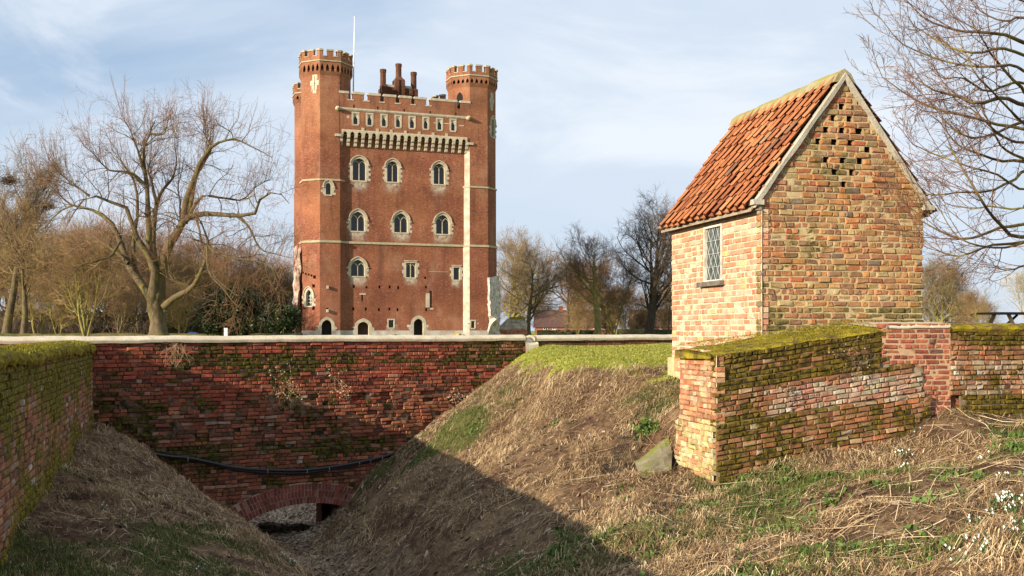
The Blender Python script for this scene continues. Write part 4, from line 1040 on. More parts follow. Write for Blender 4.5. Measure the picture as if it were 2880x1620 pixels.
def rect_window(parent, fr, s0, s1, h0, h1, ring=.2, d=0, name='window', lights=1, cusp=False, pane='glass_dark', depth=.45, label=True, quoin=False):
    mb = MB(); wbox(mb, fr, s0-ring, s0, h0-.02, h1+ring, d-depth, d+.035); wbox(mb, fr, s1, s1+ring, h0-.02, h1+ring, d-depth, d+.035)
    wbox(mb, fr, s0, s1, h1, h1+ring, d-depth, d+.03); wbox(mb, fr, s0-ring*.5, s1+ring*.5, h0-.18, h0-.02, d-depth, d+.05)
    if label:
        wbox(mb, fr, s0-ring-.06, s1+ring+.06, h1+ring, h1+ring+.11, d-.02, d+.11)
    if quoin:
        for k in range(4):
            e = .28 if k % 2 else .1; z0 = h0+(h1-h0)*k/4; z1 = h0+(h1-h0)*(k+1)/4
            wbox(mb, fr, s0-ring-e, s0-ring+.01, z0, z1, d-.1, d+.03); wbox(mb, fr, s1+ring-.01, s1+ring+e, z0, z1, d-.1, d+.03)
    if cusp:                                   # cusped head: two small spandrels
        for sg, sx in ((1, s0), (-1, s1)):
            w = (s1-s0)/2; c = [(0, 0), (0, -.62), (.12, -.50), (.16, -.34), (.30, -.34), (.36, -.16), (w*.98, 0)]
            mb.prism([fr.P(sx+sg*x, h1+z, d-.05) for x, z in c], -fr.n*.14)
    o = mb.build(name, M['stone'], parent)
    mb = MB(); mb.quad(fr.P(s0-.02, h0-.02, d-depth*.8), fr.P(s1+.02, h0-.02, d-depth*.8), fr.P(s1+.02, h1+.02, d-depth*.8), fr.P(s0-.02, h1+.02, d-depth*.8)); mb.build('pane', M[pane], o)
    if lights == 2:
        mb = MB(); c = (s0+s1)/2; wbox(mb, fr, c-.05, c+.05, h0, h1, d-.35, d-.12)
        for sg in (-1, 1): mb.tube([fr.P(c, h1-.35, d-.2), fr.P(c+sg*(s1-s0)*.3, h1-.08, d-.2)], .045, 4); mb.tube([fr.P(c+sg*(s1-s0)*.5, h1-.5, d-.2), fr.P(c+sg*(s1-s0)*.25, h1-.15, d-.2)], .04, 4)
        mb.build('mullion', M['stone'], o)
    return [(s0-ring*.5, s1+ring*.5, h0-.1, h1+ring*.5, 0)]
def wall_face2(mb, fr, s0, s1, h0, h1, holes, d=0):
    zero = [h for h in holes if len(h) > 4 and h[4] == 0]
    wall_face(mb, fr, s0, s1, h0, h1, holes, d=d)
def px_rect(fr, p0, p1, d=0):
    a = fr.px(*p0, d); b = fr.px(*p1, d); return min(a[0], b[0]), max(a[0], b[0]), min(a[1], b[1]), max(a[1], b[1])

class Oct:
    def __init__(s, c, R): s.c = np.array([c[0], c[1], 0.]); s.R = R; s.phi = math.atan2(FT.n[1], FT.n[0])
    def corner(s, k, R=None):
        a = s.phi+(k-.5)*PI/4; R = R or s.R; return s.c+R*np.array([math.cos(a), math.sin(a), 0])
    def face(s, j, R=None):
        p, q = s.corner(j, R), s.corner(j+1, R); f = Frame(p, math.atan2(q[1]-p[1], q[0]-p[0])); f.L = np.linalg.norm(q-p); return f
    def at(s, t, R):
        k = math.floor(t); f = t-k; return s.corner(k, R)*(1-f)+s.corner(k+1, R)*f
    def ring(s, mb, t0, t1, R0, R1, h0, h1, m=0):
        ts = sorted({t0, t1, *[float(k) for k in range(math.ceil(t0), math.floor(t1)+1)]})
        for a, b in zip(ts, ts[1:]):
            p = [s.at(a, R1), s.at(b-1e-9, R1), s.at(b-1e-9, R0), s.at(a, R0)]
            mb.hexa([q+Z3*h0 for q in p]+[q+Z3*h1 for q in p], m)
def turret(root, oc, hb, stages, hcr, holes, name='turret', vis=range(8), crown=True, doorR=None):
    """stages: [(h_top, R)...]; hcr: heights (corbel bottom, arch top, string, sill, merlon top); holes {face: [..]}"""
    mb = MB(); h = hb
    for ht, R in stages:
        for j in range(8): f = oc.face(j, R); wall_face(mb, f, 0, f.L, h, ht, [r for r in holes.get(j, []) if r[3] > h and r[2] < ht])
        h = ht
    cb, at_, st, sl, mt = hcr; R = stages[-1][1]; Rc = R*1.075
    for j in range(8):                         # corbel table with pointed recesses
        f = oc.face(j, Rc); f0 = oc.face(j, R); hs = []
        for k in range(4):
            c = f.L*(k+.5)/4; w = f.L*.078
            for i, (x, y0, y1) in enumerate(((1, 0, .45), (.85, .45, .68), (.55, .68, .86), (.25, .86, 1))): hs.append((c-w*x, c+w*x, cb+(at_-cb)*y0, cb+(at_-cb)*y1, .28 if i else .28, True))
        wall_face(mb, f, 0, f.L, cb, st, hs)
        mb.quad(f0.P(0, cb-.45), f0.P(f0.L, cb-.45), f.P(f.L, cb), f.P(0, cb))
    oc.ring(mb, 0, 8, Rc*.86, Rc*1.005, st, sl)
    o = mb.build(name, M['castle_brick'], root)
    mb = MB(); oc.ring(mb, 0, 8, Rc*.97, Rc*1.03, st-.05, st+.09); mb.build('string_course', M['cap_stone'], o)
    for i in range(16):                        # merlons, each with its cap and the sill beside it
        mb = MB(); c = i*.5; w = .155 if i % 2 else .15; oc.ring(mb, c-w, c+w, Rc*.87, Rc*1.0, sl, mt-.2); oc.ring(mb, c-w-.015, c+w+.015, Rc*.85, Rc*1.025, mt-.2, mt, 1)
        oc.ring(mb, c+w-.015, c+.5-(.15 if i % 2 else .155)+.015, Rc*.85, Rc*1.02, sl-.0, sl+.09, 1); mb.build('merlon', [M['castle_brick'], M['cap_stone']], o)
    return o
def cross_slit(parent, f, s, h, k=1.0):
    mb = MB()
    for a, b, c, e in ((-.28, .28, -.55, .95), (-.52, -.28, -.15, .35), (.28, .52, -.15, .35), (-.36, -.28, -.75, -.2), (.28, .36, .5, .85), (-.22, .22, -.95, -.55)):
        wbox(mb, f, s+a*k, s+b*k, h+c*k, h+e*k, -.1, .03)
    o = mb.build('arrow_slit', M['stone'], parent)
    mb = MB(); wbox(mb, f, s-.03, s+.03, h-.6*k, h+.8*k, -.05, .034); mb.tube([f.P(s+.03, h+.08, .0), f.P(s+.03, h+.08, .036)], .09, 8); mb.build('slot', M['dark'], o)

def keep():
    gz = -.9
    root = empty('castle_keep', FT.P(8, gz, -5), 'tall red brick castle keep with octagonal corner turrets and battlements', 'castle')
    sx = lambda px, py=300, d=0: FT.px(px, py, d)[0]
    hx = lambda px, py, d=0: FT.px(px, py, d)[1]
    a0, a1 = sx(900.5, 300, PO), sx(955, 300, PO); b0, b1 = sx(1321, 300, PO), sx(1371.5, 300, PO)
    side = ((a1-a0)+(b1-b0))/2; R = side/(2*math.sin(PI/8)); ap = R*math.cos(PI/8)
    cl = FT.P((a0+a1)/2, 0, PO-ap); cr = FT.P((b0+b1)/2, 0, PO-ap)
    OL, OR = Oct(cl, R), Oct(cr, R); D = 9.4
    OBL, OBR = Oct(cl-FT.n*D+FT.a*.62, R), Oct(cr-FT.n*D+FT.a*.4, R)
    s1l, s2l = hx(925, 682, PO), hx(925, 505, PO); s1r, s2r = hx(1345, 692, PO), hx(1345, 527, PO)
    hm = (hx(960, 375, PO)+hx(1310, 397, PO))/2    # top of the machicolation band
    h1 = (hx(1000, 682)+hx(1300, 692))/2; h2 = (s2l+s2r)/2
    RA, RB = R+.13, R+.06
    stages = [(h1, RA), (h2, RB)]
    tl = (hx(925, 201, PO), hx(925, 181, PO), hx(925, 172.5, PO), hx(925, 160, PO), hx(925, 139.5, PO))
    tr = (hx(1345, 235, PO), hx(1345, 223, PO), hx(1345, 214, PO), hx(1345, 204, PO), hx(1345, 183, PO))
    tm = [(x+y)/2 for x, y in zip(tl, tr)]; tb = hx(1345, 238, PO)
    # --- left front turret
    hol = {0: [], 7: []}
    f0 = OL.face(0, RA); s, h = f0.px(919.5, 905); dh0 = f0.px(919, 952)[1]
    door_l = (f0, s, .62, gz-.1, f0.px(920, 917)[1], f0.px(920, 899)[1]); 
    f0b = OL.face(0, RB); sw = f0b.px(923.5, 530)[0]; win_l = (f0b, sw, .30, f0b.px(923, 547)[1], f0b.px(923, 524)[1], f0b.px(923, 514)[1])
    f7 = OL.face(7, RA); s7 = f7.px(868.5, 840)[0]; win_7 = (f7, s7, .40, f7.px(868, 860)[1], f7.px(868, 832)[1], f7.px(868, 815)[1])
    for x, y, w_, hh in ((365, 1172, .3, .22), (480-115, 985-20, .0, 0)):
        if w_: r = f0.px(*Z2(x, y)); hol[0].append((r[0]-w_/2, r[0]+w_/2, r[1]-hh/2, r[1]+hh/2, .3, True))
    for x, y in ((133, 862), (158, 865), (181, 876), (206, 882), (230, 890), (255, 902), (247, 978), (150, 1005), (123, 1168), (150, 1168), (172, 1167), (246, 1167)):
        r = f7.px(*Z2(x, y)); k = .13 if x not in (255, 247, 246) else .2; hol[7].append((r[0]-k, r[0]+k, r[1]-k, r[1]+k*.9, .35, True))
    def make(oc, hcr, holes, wins, nm='turret'):
        # windows first (they tell the wall where to stay open), then the wall, then parent them
        for face, args, kw in wins:
            g = window(root, *args, **kw); holes.setdefault(face, []).extend(g)
        return turret(root, oc, gz-.5, stages+[(hcr[0], R)], hcr, holes, nm)
    t = make(OL, tl, hol, [(0, door_l, dict(ring=.30, lights=0, name='doorway', pane='dark', depth=.8, quoin=True, hood=False, sillb=False)),
                           (0, win_l, dict(ring=.24, lights=0, name='window', seed=3)), (7, win_7, dict(ring=.26, lights=0, name='window', seed=4, bars=3, pane='leaded_glass'))])
    f7u = OL.face(7, R); s, h = f7u.px(885, 236); cross_slit(t, f7u, s, h, 1.15)
    for x, y in ((365, 990), (363, 1190)): s, h = f0.px(*Z2(x, y)); mb = MB(); mb.box(f0.P(s, h, .2), .2, .4, .35, TT); mb.build('stone_bracket', M['plinth'], t)
    # --- right front turret
    g0 = OR.face(0, RA); hol = {}
    r = px_rect(g0, (1325, 903), (1335, 922)); 
    hol[0] = rect_window(root, g0, r[0], r[1], r[2], r[3], .16, depth=.4, label=False)
    f1 = OR.face(1, R); s = f1.px(1386, 370)[0]; w1 = (f1, s, .42, f1.px(1386, 385)[1], f1.px(1386, 350)[1], f1.px(1386, 334)[1])
    t2 = make(OR, tr, hol, [(1, w1, dict(ring=.26, lights=2, seed=5))])
    f1u = OR.face(1, R); s, h = f1u.px(1383, 286); cross_slit(t2, f1u, s, h, 1.15)
    mb = MB()                                  # doorway onto the roof, high on the left diagonal face
    f7r = OR.face(7, R); s, h = f7r.px(1293, 290); mb.add([f7r.P(s+x, z, .02) for x, z in [(-.42, h-1.6), (.42, h-1.6), (.42, h+.75), (.3, h+1.1), (0, h+1.35), (-.3, h+1.1), (-.42, h+.75)]], [tuple(range(7))])
    mb.build('roof_doorway', M['dark'], t2)
    for oc, hcr in ((OBL, [tb-1.35+.0, tb-.95, tb-.6, tb-.1, tb+.75]), (OBR, [tb-1.35, tb-.95, tb-.6, tb-.1, tb+.75])):
        off = (hx(845, 225, PO-D)-.0) if oc is OBL else hx(1245, 262, PO-D)
        dz = off-hcr[4]; make(oc, [v+dz for v in hcr], {}, [])
    # pale quoin strip between the front and the right turret
    f7a = OR.face(7, RA); mb = MB(); L = f7a.L
    for lo, hi_, RR in ((gz-.3, h1-.1, RA), (h1+.1, h2-.1, RB), (h2+.1, hm-1.2, R)):
        f = OR.face(7, RR); wall_face(mb, f, f.L*.2, f.L-.0, lo, hi_, [], d=.02)
    mb.build('limewashed_strip', M['render_white'], root)
    # --- lower front wall
    holes = []; STAINS = []
    def aw(x0, x1, y0, y1, ysp, **kw):
        c = FT.px((x0+x1)/2, (y0+y1)/2); w = (FT.px(x1, y1)[0]-FT.px(x0, y1)[0])/2
        if kw.get('sillb', True): STAINS.append((c[0], FT.px(x0, y1)[1], w+.3, 1.5))
        holes.extend(window(root, FT, c[0], w, FT.px(x0, y1)[1], FT.px(x0, ysp)[1], FT.px((x0+x1)/2, y0)[1], **kw))
    q2 = lambda x0, x1, y0, y1, ysp: (*[800+.33126*v for v in (x0, x1)], *[480+.33126*v for v in (y0, y1, ysp)])
    aw(*q2(580, 692, -105, 80, -60), seed=1); aw(*q2(872, 966, -80, 92, -38), seed=2); aw(*q2(1268, 1362, -60, 112, -18), seed=3)
    aw(*q2(566, 682, 348, 510, 412), seed=4); aw(*q2(932, 1046, 362, 522, 425), seed=5); aw(*q2(1288, 1400, 376, 535, 436), seed=6)
    aw(*q2(566, 682, 756, 894, 815), seed=7, quoin=True)
    aw(*q2(622, 718, 1282, 1440, 1325), seed=8, lights=0, name='doorway', pane='door_wood', hood=False, sillb=False, ring=.36, depth=.7)
    aw(*q2(1098, 1180, 1256, 1440, 1302), seed=9, lights=0, name='doorway', pane='dark', hood=False, sillb=False, ring=.36, depth=.9)
    aw(*q2(930, 962, 1388, 1440, 1400), seed=10, lights=0, name='cellar_window', pane='dark', hood=False, sillb=False, quoin=False, ring=.14)
    for p0, p1, kw in ((Z2(1033, 783), Z2(1112, 905), dict(lights=2, quoin=True, ring=.2)), (Z2(1436, 822), Z2(1486, 925), dict(ring=.2, quoin=True)), (Z2(884, 1268), Z2(928, 1330), dict(ring=.16, label=False))):
        r = px_rect(FT, p0, p1); STAINS.append(((r[0]+r[1])/2, r[2], (r[1]-r[0])/2+.2, 1.2)); holes += rect_window(root, FT, *r, **kw)
    put = [(480, 983, 0), (590, 983, 1), (697, 990, 0), (808, 987, 1), (895, 987, 1), (967, 993, 1), (1203, 990, 0), (1196, 910, 0), (472, 1171, 0), (585, 1174, 1), (692, 1175, 1), (803, 1180, 1), (892, 1176, 1), (961, 1180, 1), (1205, 1180, 1)]
    for x, y, b in put:
        s, h = FT.px(*Z2(x, y)); w, hh = .135, .19 if b else .14; holes.append((s-w, s+w, h-hh, h+hh, .45, True))
    s, h = FT.px(*Z2(661, 1080)); holes.append((s-.1, s+.1, h-.4, h+.42, .5, True))
    s, h = FT.px(*Z2(1240, 1095)); holes.append((s-.13, s+.2, h-1.1, h+1.05, .3, True))
    L1 = b1-side*.2
    mb = MB(); hband0 = hm-2.6
    wall_face(mb, FT, a1-.6, b0+.8, gz-.5, hm+.3, holes, step=.45)
    # upper front wall over the corbels
    up = []; mid8 = []
    for x0, x1, y0, y1 in [(400, 480, 432, 625), (650, 728, 450, 640), (905, 980, 465, 660), (1155, 1230, 482, 675), (1400, 1478, 500, 692), (1645, 1718, 515, 705), (1888, 1962, 535, 722), (2128, 2198, 548, 738)]:
        r = px_rect(FT, Z3z(x0, y0), Z3z(x1, y1), PO); ha = hx(1140, 325, PO)
        up += rect_window(root, FT, *r, ring=.19, d=PO, cusp=True, label=False, depth=.35, quoin=False)
    sill = np.mean([hx(*Z3z(x, y), PO) for x, y in ((350, 190), (635, 205), (920, 235), (1180, 255), (1460, 275), (1730, 300))])
    mtop = np.mean([hx(*Z3z(x, y), PO) for x, y in ((480, 78), (770, 95), (1045, 112), (1320, 133), (1590, 153))])+.10; sill -= .06
    wall_face(mb, FT, a1-.05, b0+.05, hm-.02, sill, up, d=PO)
    mb.quad(FT.P(a1, hm, PO), FT.P(b0, hm, PO), FT.P(b0, hm, -.1), FT.P(a1, hm, -.1))
    mb.quad(FT.P(a1, sill, PO), FT.P(b0, sill, PO), FT.P(b0, sill, PO-.6), FT.P(a1, sill, PO-.6)); mb.quad(FT.P(a1, sill, PO-.6), FT.P(b0, sill, PO-.6), FT.P(b0, sill-3, PO-.6), FT.P(a1, sill-3, PO-.6))
    cap = MB(); 
    xs = [(158, 315), (395, 590), (672, 875), (945, 1150), (1222, 1425), (1490, 1690)]
    for x0, x1 in xs:
        s0, s1_ = sx(*Z3z(x0, 150), PO), sx(*Z3z(x1, 150), PO); wbox(mb, FT, s0, s1_, sill, mtop-.28, PO-.6, PO)
        wbox(cap, FT, s0-.06, s1_+.06, mtop-.28, mtop, PO-.66, PO+.06)
    for i in range(len(xs)):
        s0 = sx(*Z3z(xs[i][1], 200), PO); s1_ = sx(*Z3z(xs[i+1][0] if i < 5 else 1770, 200), PO); wbox(cap, FT, s0-.12, s1_+.12, sill-.03, sill+.1, PO-.6, PO+.05)
    r = px_rect(FT, Z3z(1770, 215), Z3z(2238, 300), PO); r2 = px_rect(FT, Z3z(2300, 245), Z3z(2460, 330), PO); mt2 = mtop-.02
    wbox(mb, FT, r[0], r[1], sill, mt2-.28, PO-.6, PO); wbox(cap, FT, r[0]-.06, r[1], mt2-.28, mt2, PO-.66, PO+.06)
    wbox(mb, FT, r2[0], b0+.1, sill, mt2-.28, PO-.6, PO); wbox(cap, FT, r2[0]-.05, b0+.1, mt2-.28, mt2, PO-.66, PO+.06)
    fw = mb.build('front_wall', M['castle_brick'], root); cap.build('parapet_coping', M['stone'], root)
    co = np.array([v.co for v in fw.data.vertices])+ROOT[root.name]; ss = (co-FT.O)@FT.a; st = np.zeros(len(co))
    for sc_, hh, ww, dp in STAINS: st = np.maximum(st, (1-sstep(ww*.5, ww*1.1, np.abs(ss-sc_)))*sstep(hh-dp, hh-.3, co[:, 2])*(co[:, 2] < hh+.3))
    t_ = fw.data.attributes.new('stain', 'FLOAT', 'POINT'); t_.data.foreach_set('value', st.astype(np.float32))
    # body behind
    mb = MB(); bl, br = (a0+a1)/2-ap*.55, (b0+b1)/2+ap*.55
    mb.hexa([FT.P(s, z, d) for z in (gz-.5, sill-1.6) for s, d in ((bl, -1.0), (br, -1.0), (br, -D+ap*.3), (bl+.5, -D+ap*.3))])
    mb.hexa([FT.P(s, z, d) for z in (sill-1.7, sill+.2) for s, d in ((bl, -D+ap*.3+.6), (br, -D+ap*.3+.6), (br, -D+ap*.3), (bl, -D+ap*.3))])
    mb.build('side_walls', M['castle_brick'], root)
    # cornice under the battlements with carved ends
    mb = MB(); hc = np.mean([hx(*Z3z(x, y), PO) for x, y in ((300, 350), (830, 390), (1440, 432), (2200, 488))])
    wbox(mb, FT, a1-.3, b0-.25, hc-.10, hc+.10, PO-.05, PO+.13); wbox(mb, FT, a1-.3, b0-.25, hc-.20, hc-.10, PO-.05, PO+.07)
    for s in (a1-.25, b0-.2): mb.tube([FT.P(s, hc-.1, PO-.1), FT.P(s-.03, hc-.08, PO+.35), FT.P(s-.03, hc+.02, PO+.6)], [.27, .26, .12], 8)
    mb.build('cornice', M['stone'], root)
    # corbelled gallery: stone band with pointed openings, carried by stepped corbels
    sA, sB = sx(*Z3z(188, 750), PO), sx(*Z3z(2410, 900), PO)
    ht = np.mean([hx(*Z3z(x, y), PO) for x, y in ((200, 732), (1300, 800), (2400, 868))]); hbb = np.mean([hx(*Z3z(x, y), PO) for x, y in ((310, 800), (1320, 868), (2300, 925))])
    hcb = np.mean([hx(*Z3z(x, y), PO) for x, y in ((310, 1015), (1310, 1075), (2280, 1135))]); n = 18; pit = (sB-sA)/n; mb = MB(); hs = []
    for k in range(n):
        c = sA+pit*(k+.5)
        for x, y0, y1 in ((.25, hbb-.1, hbb-.02), (.19, hbb-.02, hbb+.05), (.25, hbb+.05, hbb+.14), (.16, hbb+.14, hbb+.2), (.08, hbb+.2, hbb+.28)): hs.append((c-x, c+x, y0, y1, .5))
    wall_face(mb, FT, sA, sB, hbb-.08, ht, hs, d=PO+.16); mb.quad(FT.P(sA, ht, PO+.16), FT.P(sB, ht, PO+.16), FT.P(sB, ht+.12, PO), FT.P(sA, ht+.12, PO))
    for x in (570, 825, 1072, 1320, 1565, 1810, 2050): s, h = FT.px(*Z3z(x, 700+(x-570)*.065), PO); wbox(mb, FT, s-.16, s+.16, ht, ht+.42, PO-.05, PO+.06)
    mb.build('gallery_band', M['stone'], root)
    for k in range(n+1):
        s = sA+pit*k; mb = MB(); tot = hbb-.08-hcb; w = .17
        for i in range(3):
            z1 = hbb-.08-tot*i/3; z0 = hbb-.08-tot*(i+1)/3+.03; d = PO+.17-.2*i; pr = [(-.1, z0), (d-.14, z0), (d-.03, z0+.08), (d, z0+.2), (d, z1), (-.1, z1)]
            mb.prism([FT.P(s-w, z, dd) for dd, z in pr], FT.a*2*w)
        if k in (0, n): wbox(mb, FT, s-(.75 if k == 0 else .0), s+(.0 if k == 0 else .75), hbb-.35, hbb-.06, -.1, PO+.22)
        mb.build('corbel', M['stone'], root)
    # string courses
    mb = MB()
    wbox(mb, FT, a1-.3, b0+.4, h1-.13, h1+.13, -.05, .13); OL.ring(mb, 0, 8, RA*.9, RA+.12, h1-.13, h1+.13); OR.ring(mb, 0, 8, RA*.9, RA+.12, h1-.13, h1+.13)
    for oc in (OL, OR): oc.ring(mb, 0, 8, RB*.9, RB+.11, h2-.1, h2+.1)
    mb.build('string_course', M['cap_stone'], root)
    # plinth
    hp = hx(1150, 929.5); mb = MB()
    wall_face(mb, FT, a1-.4, b0+.5, gz-.4, hp, [(h[0]-.16, h[1]+.16, h[2], h[3], 0) for h in holes if h[2] < hp+.3], d=.025)
    for oc, hl in ((OL, [(door_l[1]-.95, door_l[1]+.95, gz-1, hp+1, 0)]), (OR, [])):
        for j in (6, 7, 0, 1): f = oc.face(j, RA); wall_face(mb, f, 0, f.L, gz-.4, hp, hl if j == 0 else [], d=.025)
    mb.build('plinth', M['plinth'], root)
    # oddments on the wall: lintels, scars, drip lines, plaque
    for (x0, y0), (x1, y1) in (((637, 1041), (692, 1054)), ((1225, 855), (1392, 862)), ((1200, 1040), (1232, 1160)), ((1236, 1165), (1265, 1180)), ((1553, 1293), (1580, 1300)), ((1635, 1293), (1650, 1300))):
        mb = MB(); r = px_rect(FT, Z2(x0, y0), Z2(x1, y1))
        if x0 < 1500: wbox(mb, FT, r[0], r[1], r[2], r[3], -.1, .04)
        else: r = px_rect(g0, Z2(x0, y0), Z2(x1, y1)); wbox(mb, g0, r[0], r[1], r[2], r[3], -.1, .04)
        mb.build('stone_block', M['stone'], root)
    for x, y in ((540, 933),): mb = MB(); r = FT.px(*Z1(x, y), PO); wbox(mb, FT, r[0]-.15, r[0]+.15, r[1]-.15, r[1]+.15, PO-.1, PO+.02); mb.build('stone_block', M['stone'], root)
    for x0, x1, y0, y1 in ((1820, 1868, 590, 608), (2000, 2100, 600, 625), (2275, 2355, 635, 662)): mb = MB(); r = px_rect(FT, Z3z(x0, y0), Z3z(x1, y1), PO); wbox(mb, FT, r[0], r[1], r[2], r[3], PO-.1, PO+.02); mb.build('stone_block', M['stone'], root)
    mb = MB(); r = px_rect(FT, (1145, 913.5), (1156, 920.5)); wbox(mb, FT, r[0], r[1], r[2], r[3], -.05, .05); mb.build('plaque', M['lead'], root)
    # small holes under the battlements
    for x, y in ((410, 308), (832, 335), (1298, 378), (1758, 418), (2210, 443), (1970, 190)): mb = MB(); r = FT.px(*Z3z(x, y), PO); wbox(mb, FT, r[0]-.08, r[0]+.08, r[1]-.17, r[1]+.17, PO-.1, PO+.012); mb.build('drain_hole', M['dark'], root)
    # chimneys
    d = -7.0; st = MB(); r = px_rect(FT, ZG(138, 900), ZG(1275, 1300), d); hb_ = sill-1.5; top = FT.px(*ZG(700, 965), d)[1]
    c = lambda x, y: FT.px(*ZG(x, y), d)
    wbox(st, FT, r[0]+.1, r[1], hb_, top, d-2.2, d); 
    for x0, x1, y1 in ((140, 320, 905), (560, 685, 715), (770, 870, 740), (1015, 1120, 985), (1170, 1275, 990)):
        a, b = c(x0, 1000)[0], c(x1, 1000)[0]; wbox(st, FT, a, b, hb_, c(700, y1)[1], d-1.0, d+.25)
    r3 = c(560, 700)[0], c(870, 700)[0]; wbox(st, FT, r3[0], r3[1], top-.3, c(700, 712)[1], d-1.3, d+.1)
    s_c = c(715, 700)[0]; z0, z1 = c(700, 712)[1], c(700, 615)[1]; wq = (r3[1]-r3[0])/2
    st.hexa([FT.P(s_c+x*wq, z0, d-.6+y*.7) for x, y in ((-1, 1), (1, 1), (1, -1), (-1, -1))]+[FT.P(s_c+x*.34, z1, d-.6+y*.34) for x, y in ((-1, 1), (1, 1), (1, -1), (-1, -1))])
    so = st.build('chimney_stack', M['shaded_chimney_brick'], root)
    mb = MB(); 
    for x0, x1, y0, y1 in ((300, 560, 838, 900), (870, 1110, 885, 960)): a, b = c(x0, y0), c(x1, y0); wbox(mb, FT, a[0], b[0], top-.02, a[1], d-1.6, d-.3)
    mb.build('stone_capping', M['plinth'], so)
    for xc, y0, y1 in ((228, 920, 358), (716, 620, 185), (1190, 1000, 450)):
        s = c(xc, y0)[0]; z0, z1 = c(xc, y0)[1], c(xc, y1)[1]; mb = MB(); P = lambda z: FT.P(s, z, d-.6)
        mb.tube([P(z0-.3), P(z0), P(z0+.15), P(z0+.2), P(z1-.45), P(z1-.4), P(z1-.05), P(z1)], [.41, .41, .38, .37, .36, .40, .42, .40], 8); mb.build('chimney', M['shaded_chimney_brick'], so)
    # torn-off walls
    def stub(name, mat, rows, cols_, seed, amp=.22):
        V = []; n = 3
        for py, pts in rows:
            row = []
            for (x0, d0), (x1, d1) in zip(pts, pts[1:]):
                for t in np.linspace(0, 1, n+1)[:-1] if (x1, d1) != pts[-1] else np.linspace(0, 1, n+1): row.append((x0+(x1-x0)*t, d0+(d1-d0)*t))
            V.append([FT.P(*FT.px(x, py, dd), dd) for x, dd in row])
        V = np.array(V); ny, nxx, _ = V.shape
        k = 4; tt = np.linspace(0, ny-1, (ny-1)*k+1); V = np.stack([[[np.interp(t, range(ny), V[:, j, q]) for q in range(3)] for j in range(nxx)] for t in tt])
        V = V+fbm(V*1.7+seed, 4)[..., None]*amp*FT.n+(fbm(V*1.9+seed+40, 4)*amp*.8)[..., None]*FT.a
        ny = V.shape[0]; i = np.arange(ny-1)[:, None]*nxx+np.arange(nxx-1)[None]; Q = np.stack([i, i+1, i+nxx+1, i+nxx], -1).reshape(-1, 4)
        npmesh(name, V.reshape(-1, 3), Q, mat, root)
    stub('wall_stub', M['rubble'], [(776, [(1364, -.5), (1376, -.3), (1402, -1.2), (1404, -2)]), (782, [(1363.5, -.2), (1376, 1.1), (1403, -1.2), (1405, -2)]), (850, [(1363, -.2), (1379, 1.3), (1407, -1.2), (1408, -2)]), (888, [(1363, -.2), (1383, 1.4), (1406, -1.2), (1408, -2)]),
          (896, [(1363, -.2), (1396, 1.6), (1405, -.6), (1407, -2)]), (903, [(1363, -.2), (1392, 1.5), (1405, -.6), (1407, -2)]), (915, [(1362, -.2), (1381, .9), (1404, -.9), (1407, -2)]), (935, [(1362, -.2), (1374, .7), (1404, -1.0), (1407, -2)]), (955, [(1362, -.2), (1368, .5), (1404, -1.0), (1407, -2)])], 0, 3, .4)
    stub('wall_scar', M['scar'], [(690, [(833, -4), (836, -1.9), (846, -1.6)]), (740, [(829, -4), (832, -1.7), (847, -1.3)]), (800, [(826, -4), (829, -1.6), (844, -1.2)]), (850, [(826, -4), (828, -1.5), (838, -1.3)]), (900, [(824, -4), (827, -1.5), (833, -1.4)]), (955, [(820, -4), (825, -1.4), (834, -1.4)])], 0, 9, .6)
    # flagpole on the roof behind the left turret
    mb = MB(); p0 = FT.P(*FT.px(993, 262, -3), -3); p1 = FT.P(*FT.px(997.5, 52, -3), -3); mb.tube([p0-Z3*2, p0+(p1-p0)*.45, p1], [.085, .075, .045], 8); 
    f = empty('flagpole', p0-Z3*2, 'white flagpole rising from the keep roof behind its left turret', 'flagpole'); mb.build('pole', M['white_paint'], f, True)
    mb = MB(); mb.tube([p1-Z3*.02, p1+Z3*.06, p1+Z3*.16, p1+Z3*.22], [.03, .10, .10, .03], 8); mb.build('finial', M['white_paint'], f, True)
    # heap of rubble at the foot of the wall
    b = FT.P(*FT.px(1290, 955, 3), 3); b[2] = gz; rgn = random.Random(3); mb = MB(); r = empty('rubble_heap', b, 'low heap of yellowish rubble at the foot of the keep front', 'rubble')
    for k in range(130):
        x = rgn.gauss(0, .55); x = max(-1.2, min(1.2, x)); q = b+FT.a*x*1.15+FT.n*rgn.gauss(0, .4)+Z3*max(0, rgn.random()*(.62-abs(x)*.45)); s = rgn.uniform(.10, .24)
        pts = [q+np.array([sx_*s*rgn.uniform(.6, 1.1), sy*s*rgn.uniform(.6, 1.1), sz*s*.8*rgn.uniform(.6, 1.1)]) for sz in (-1, 1) for sx_, sy in ((-1, -1), (1, -1), (1, 1), (-1, 1))]; mb.hexa(pts)
    M['heap'] = mat_simple('yellow_rubble', (.48, .42, .22), (.30, .25, .12), 3, .95, .6, .05); mb.build('stones', M['heap'], r)
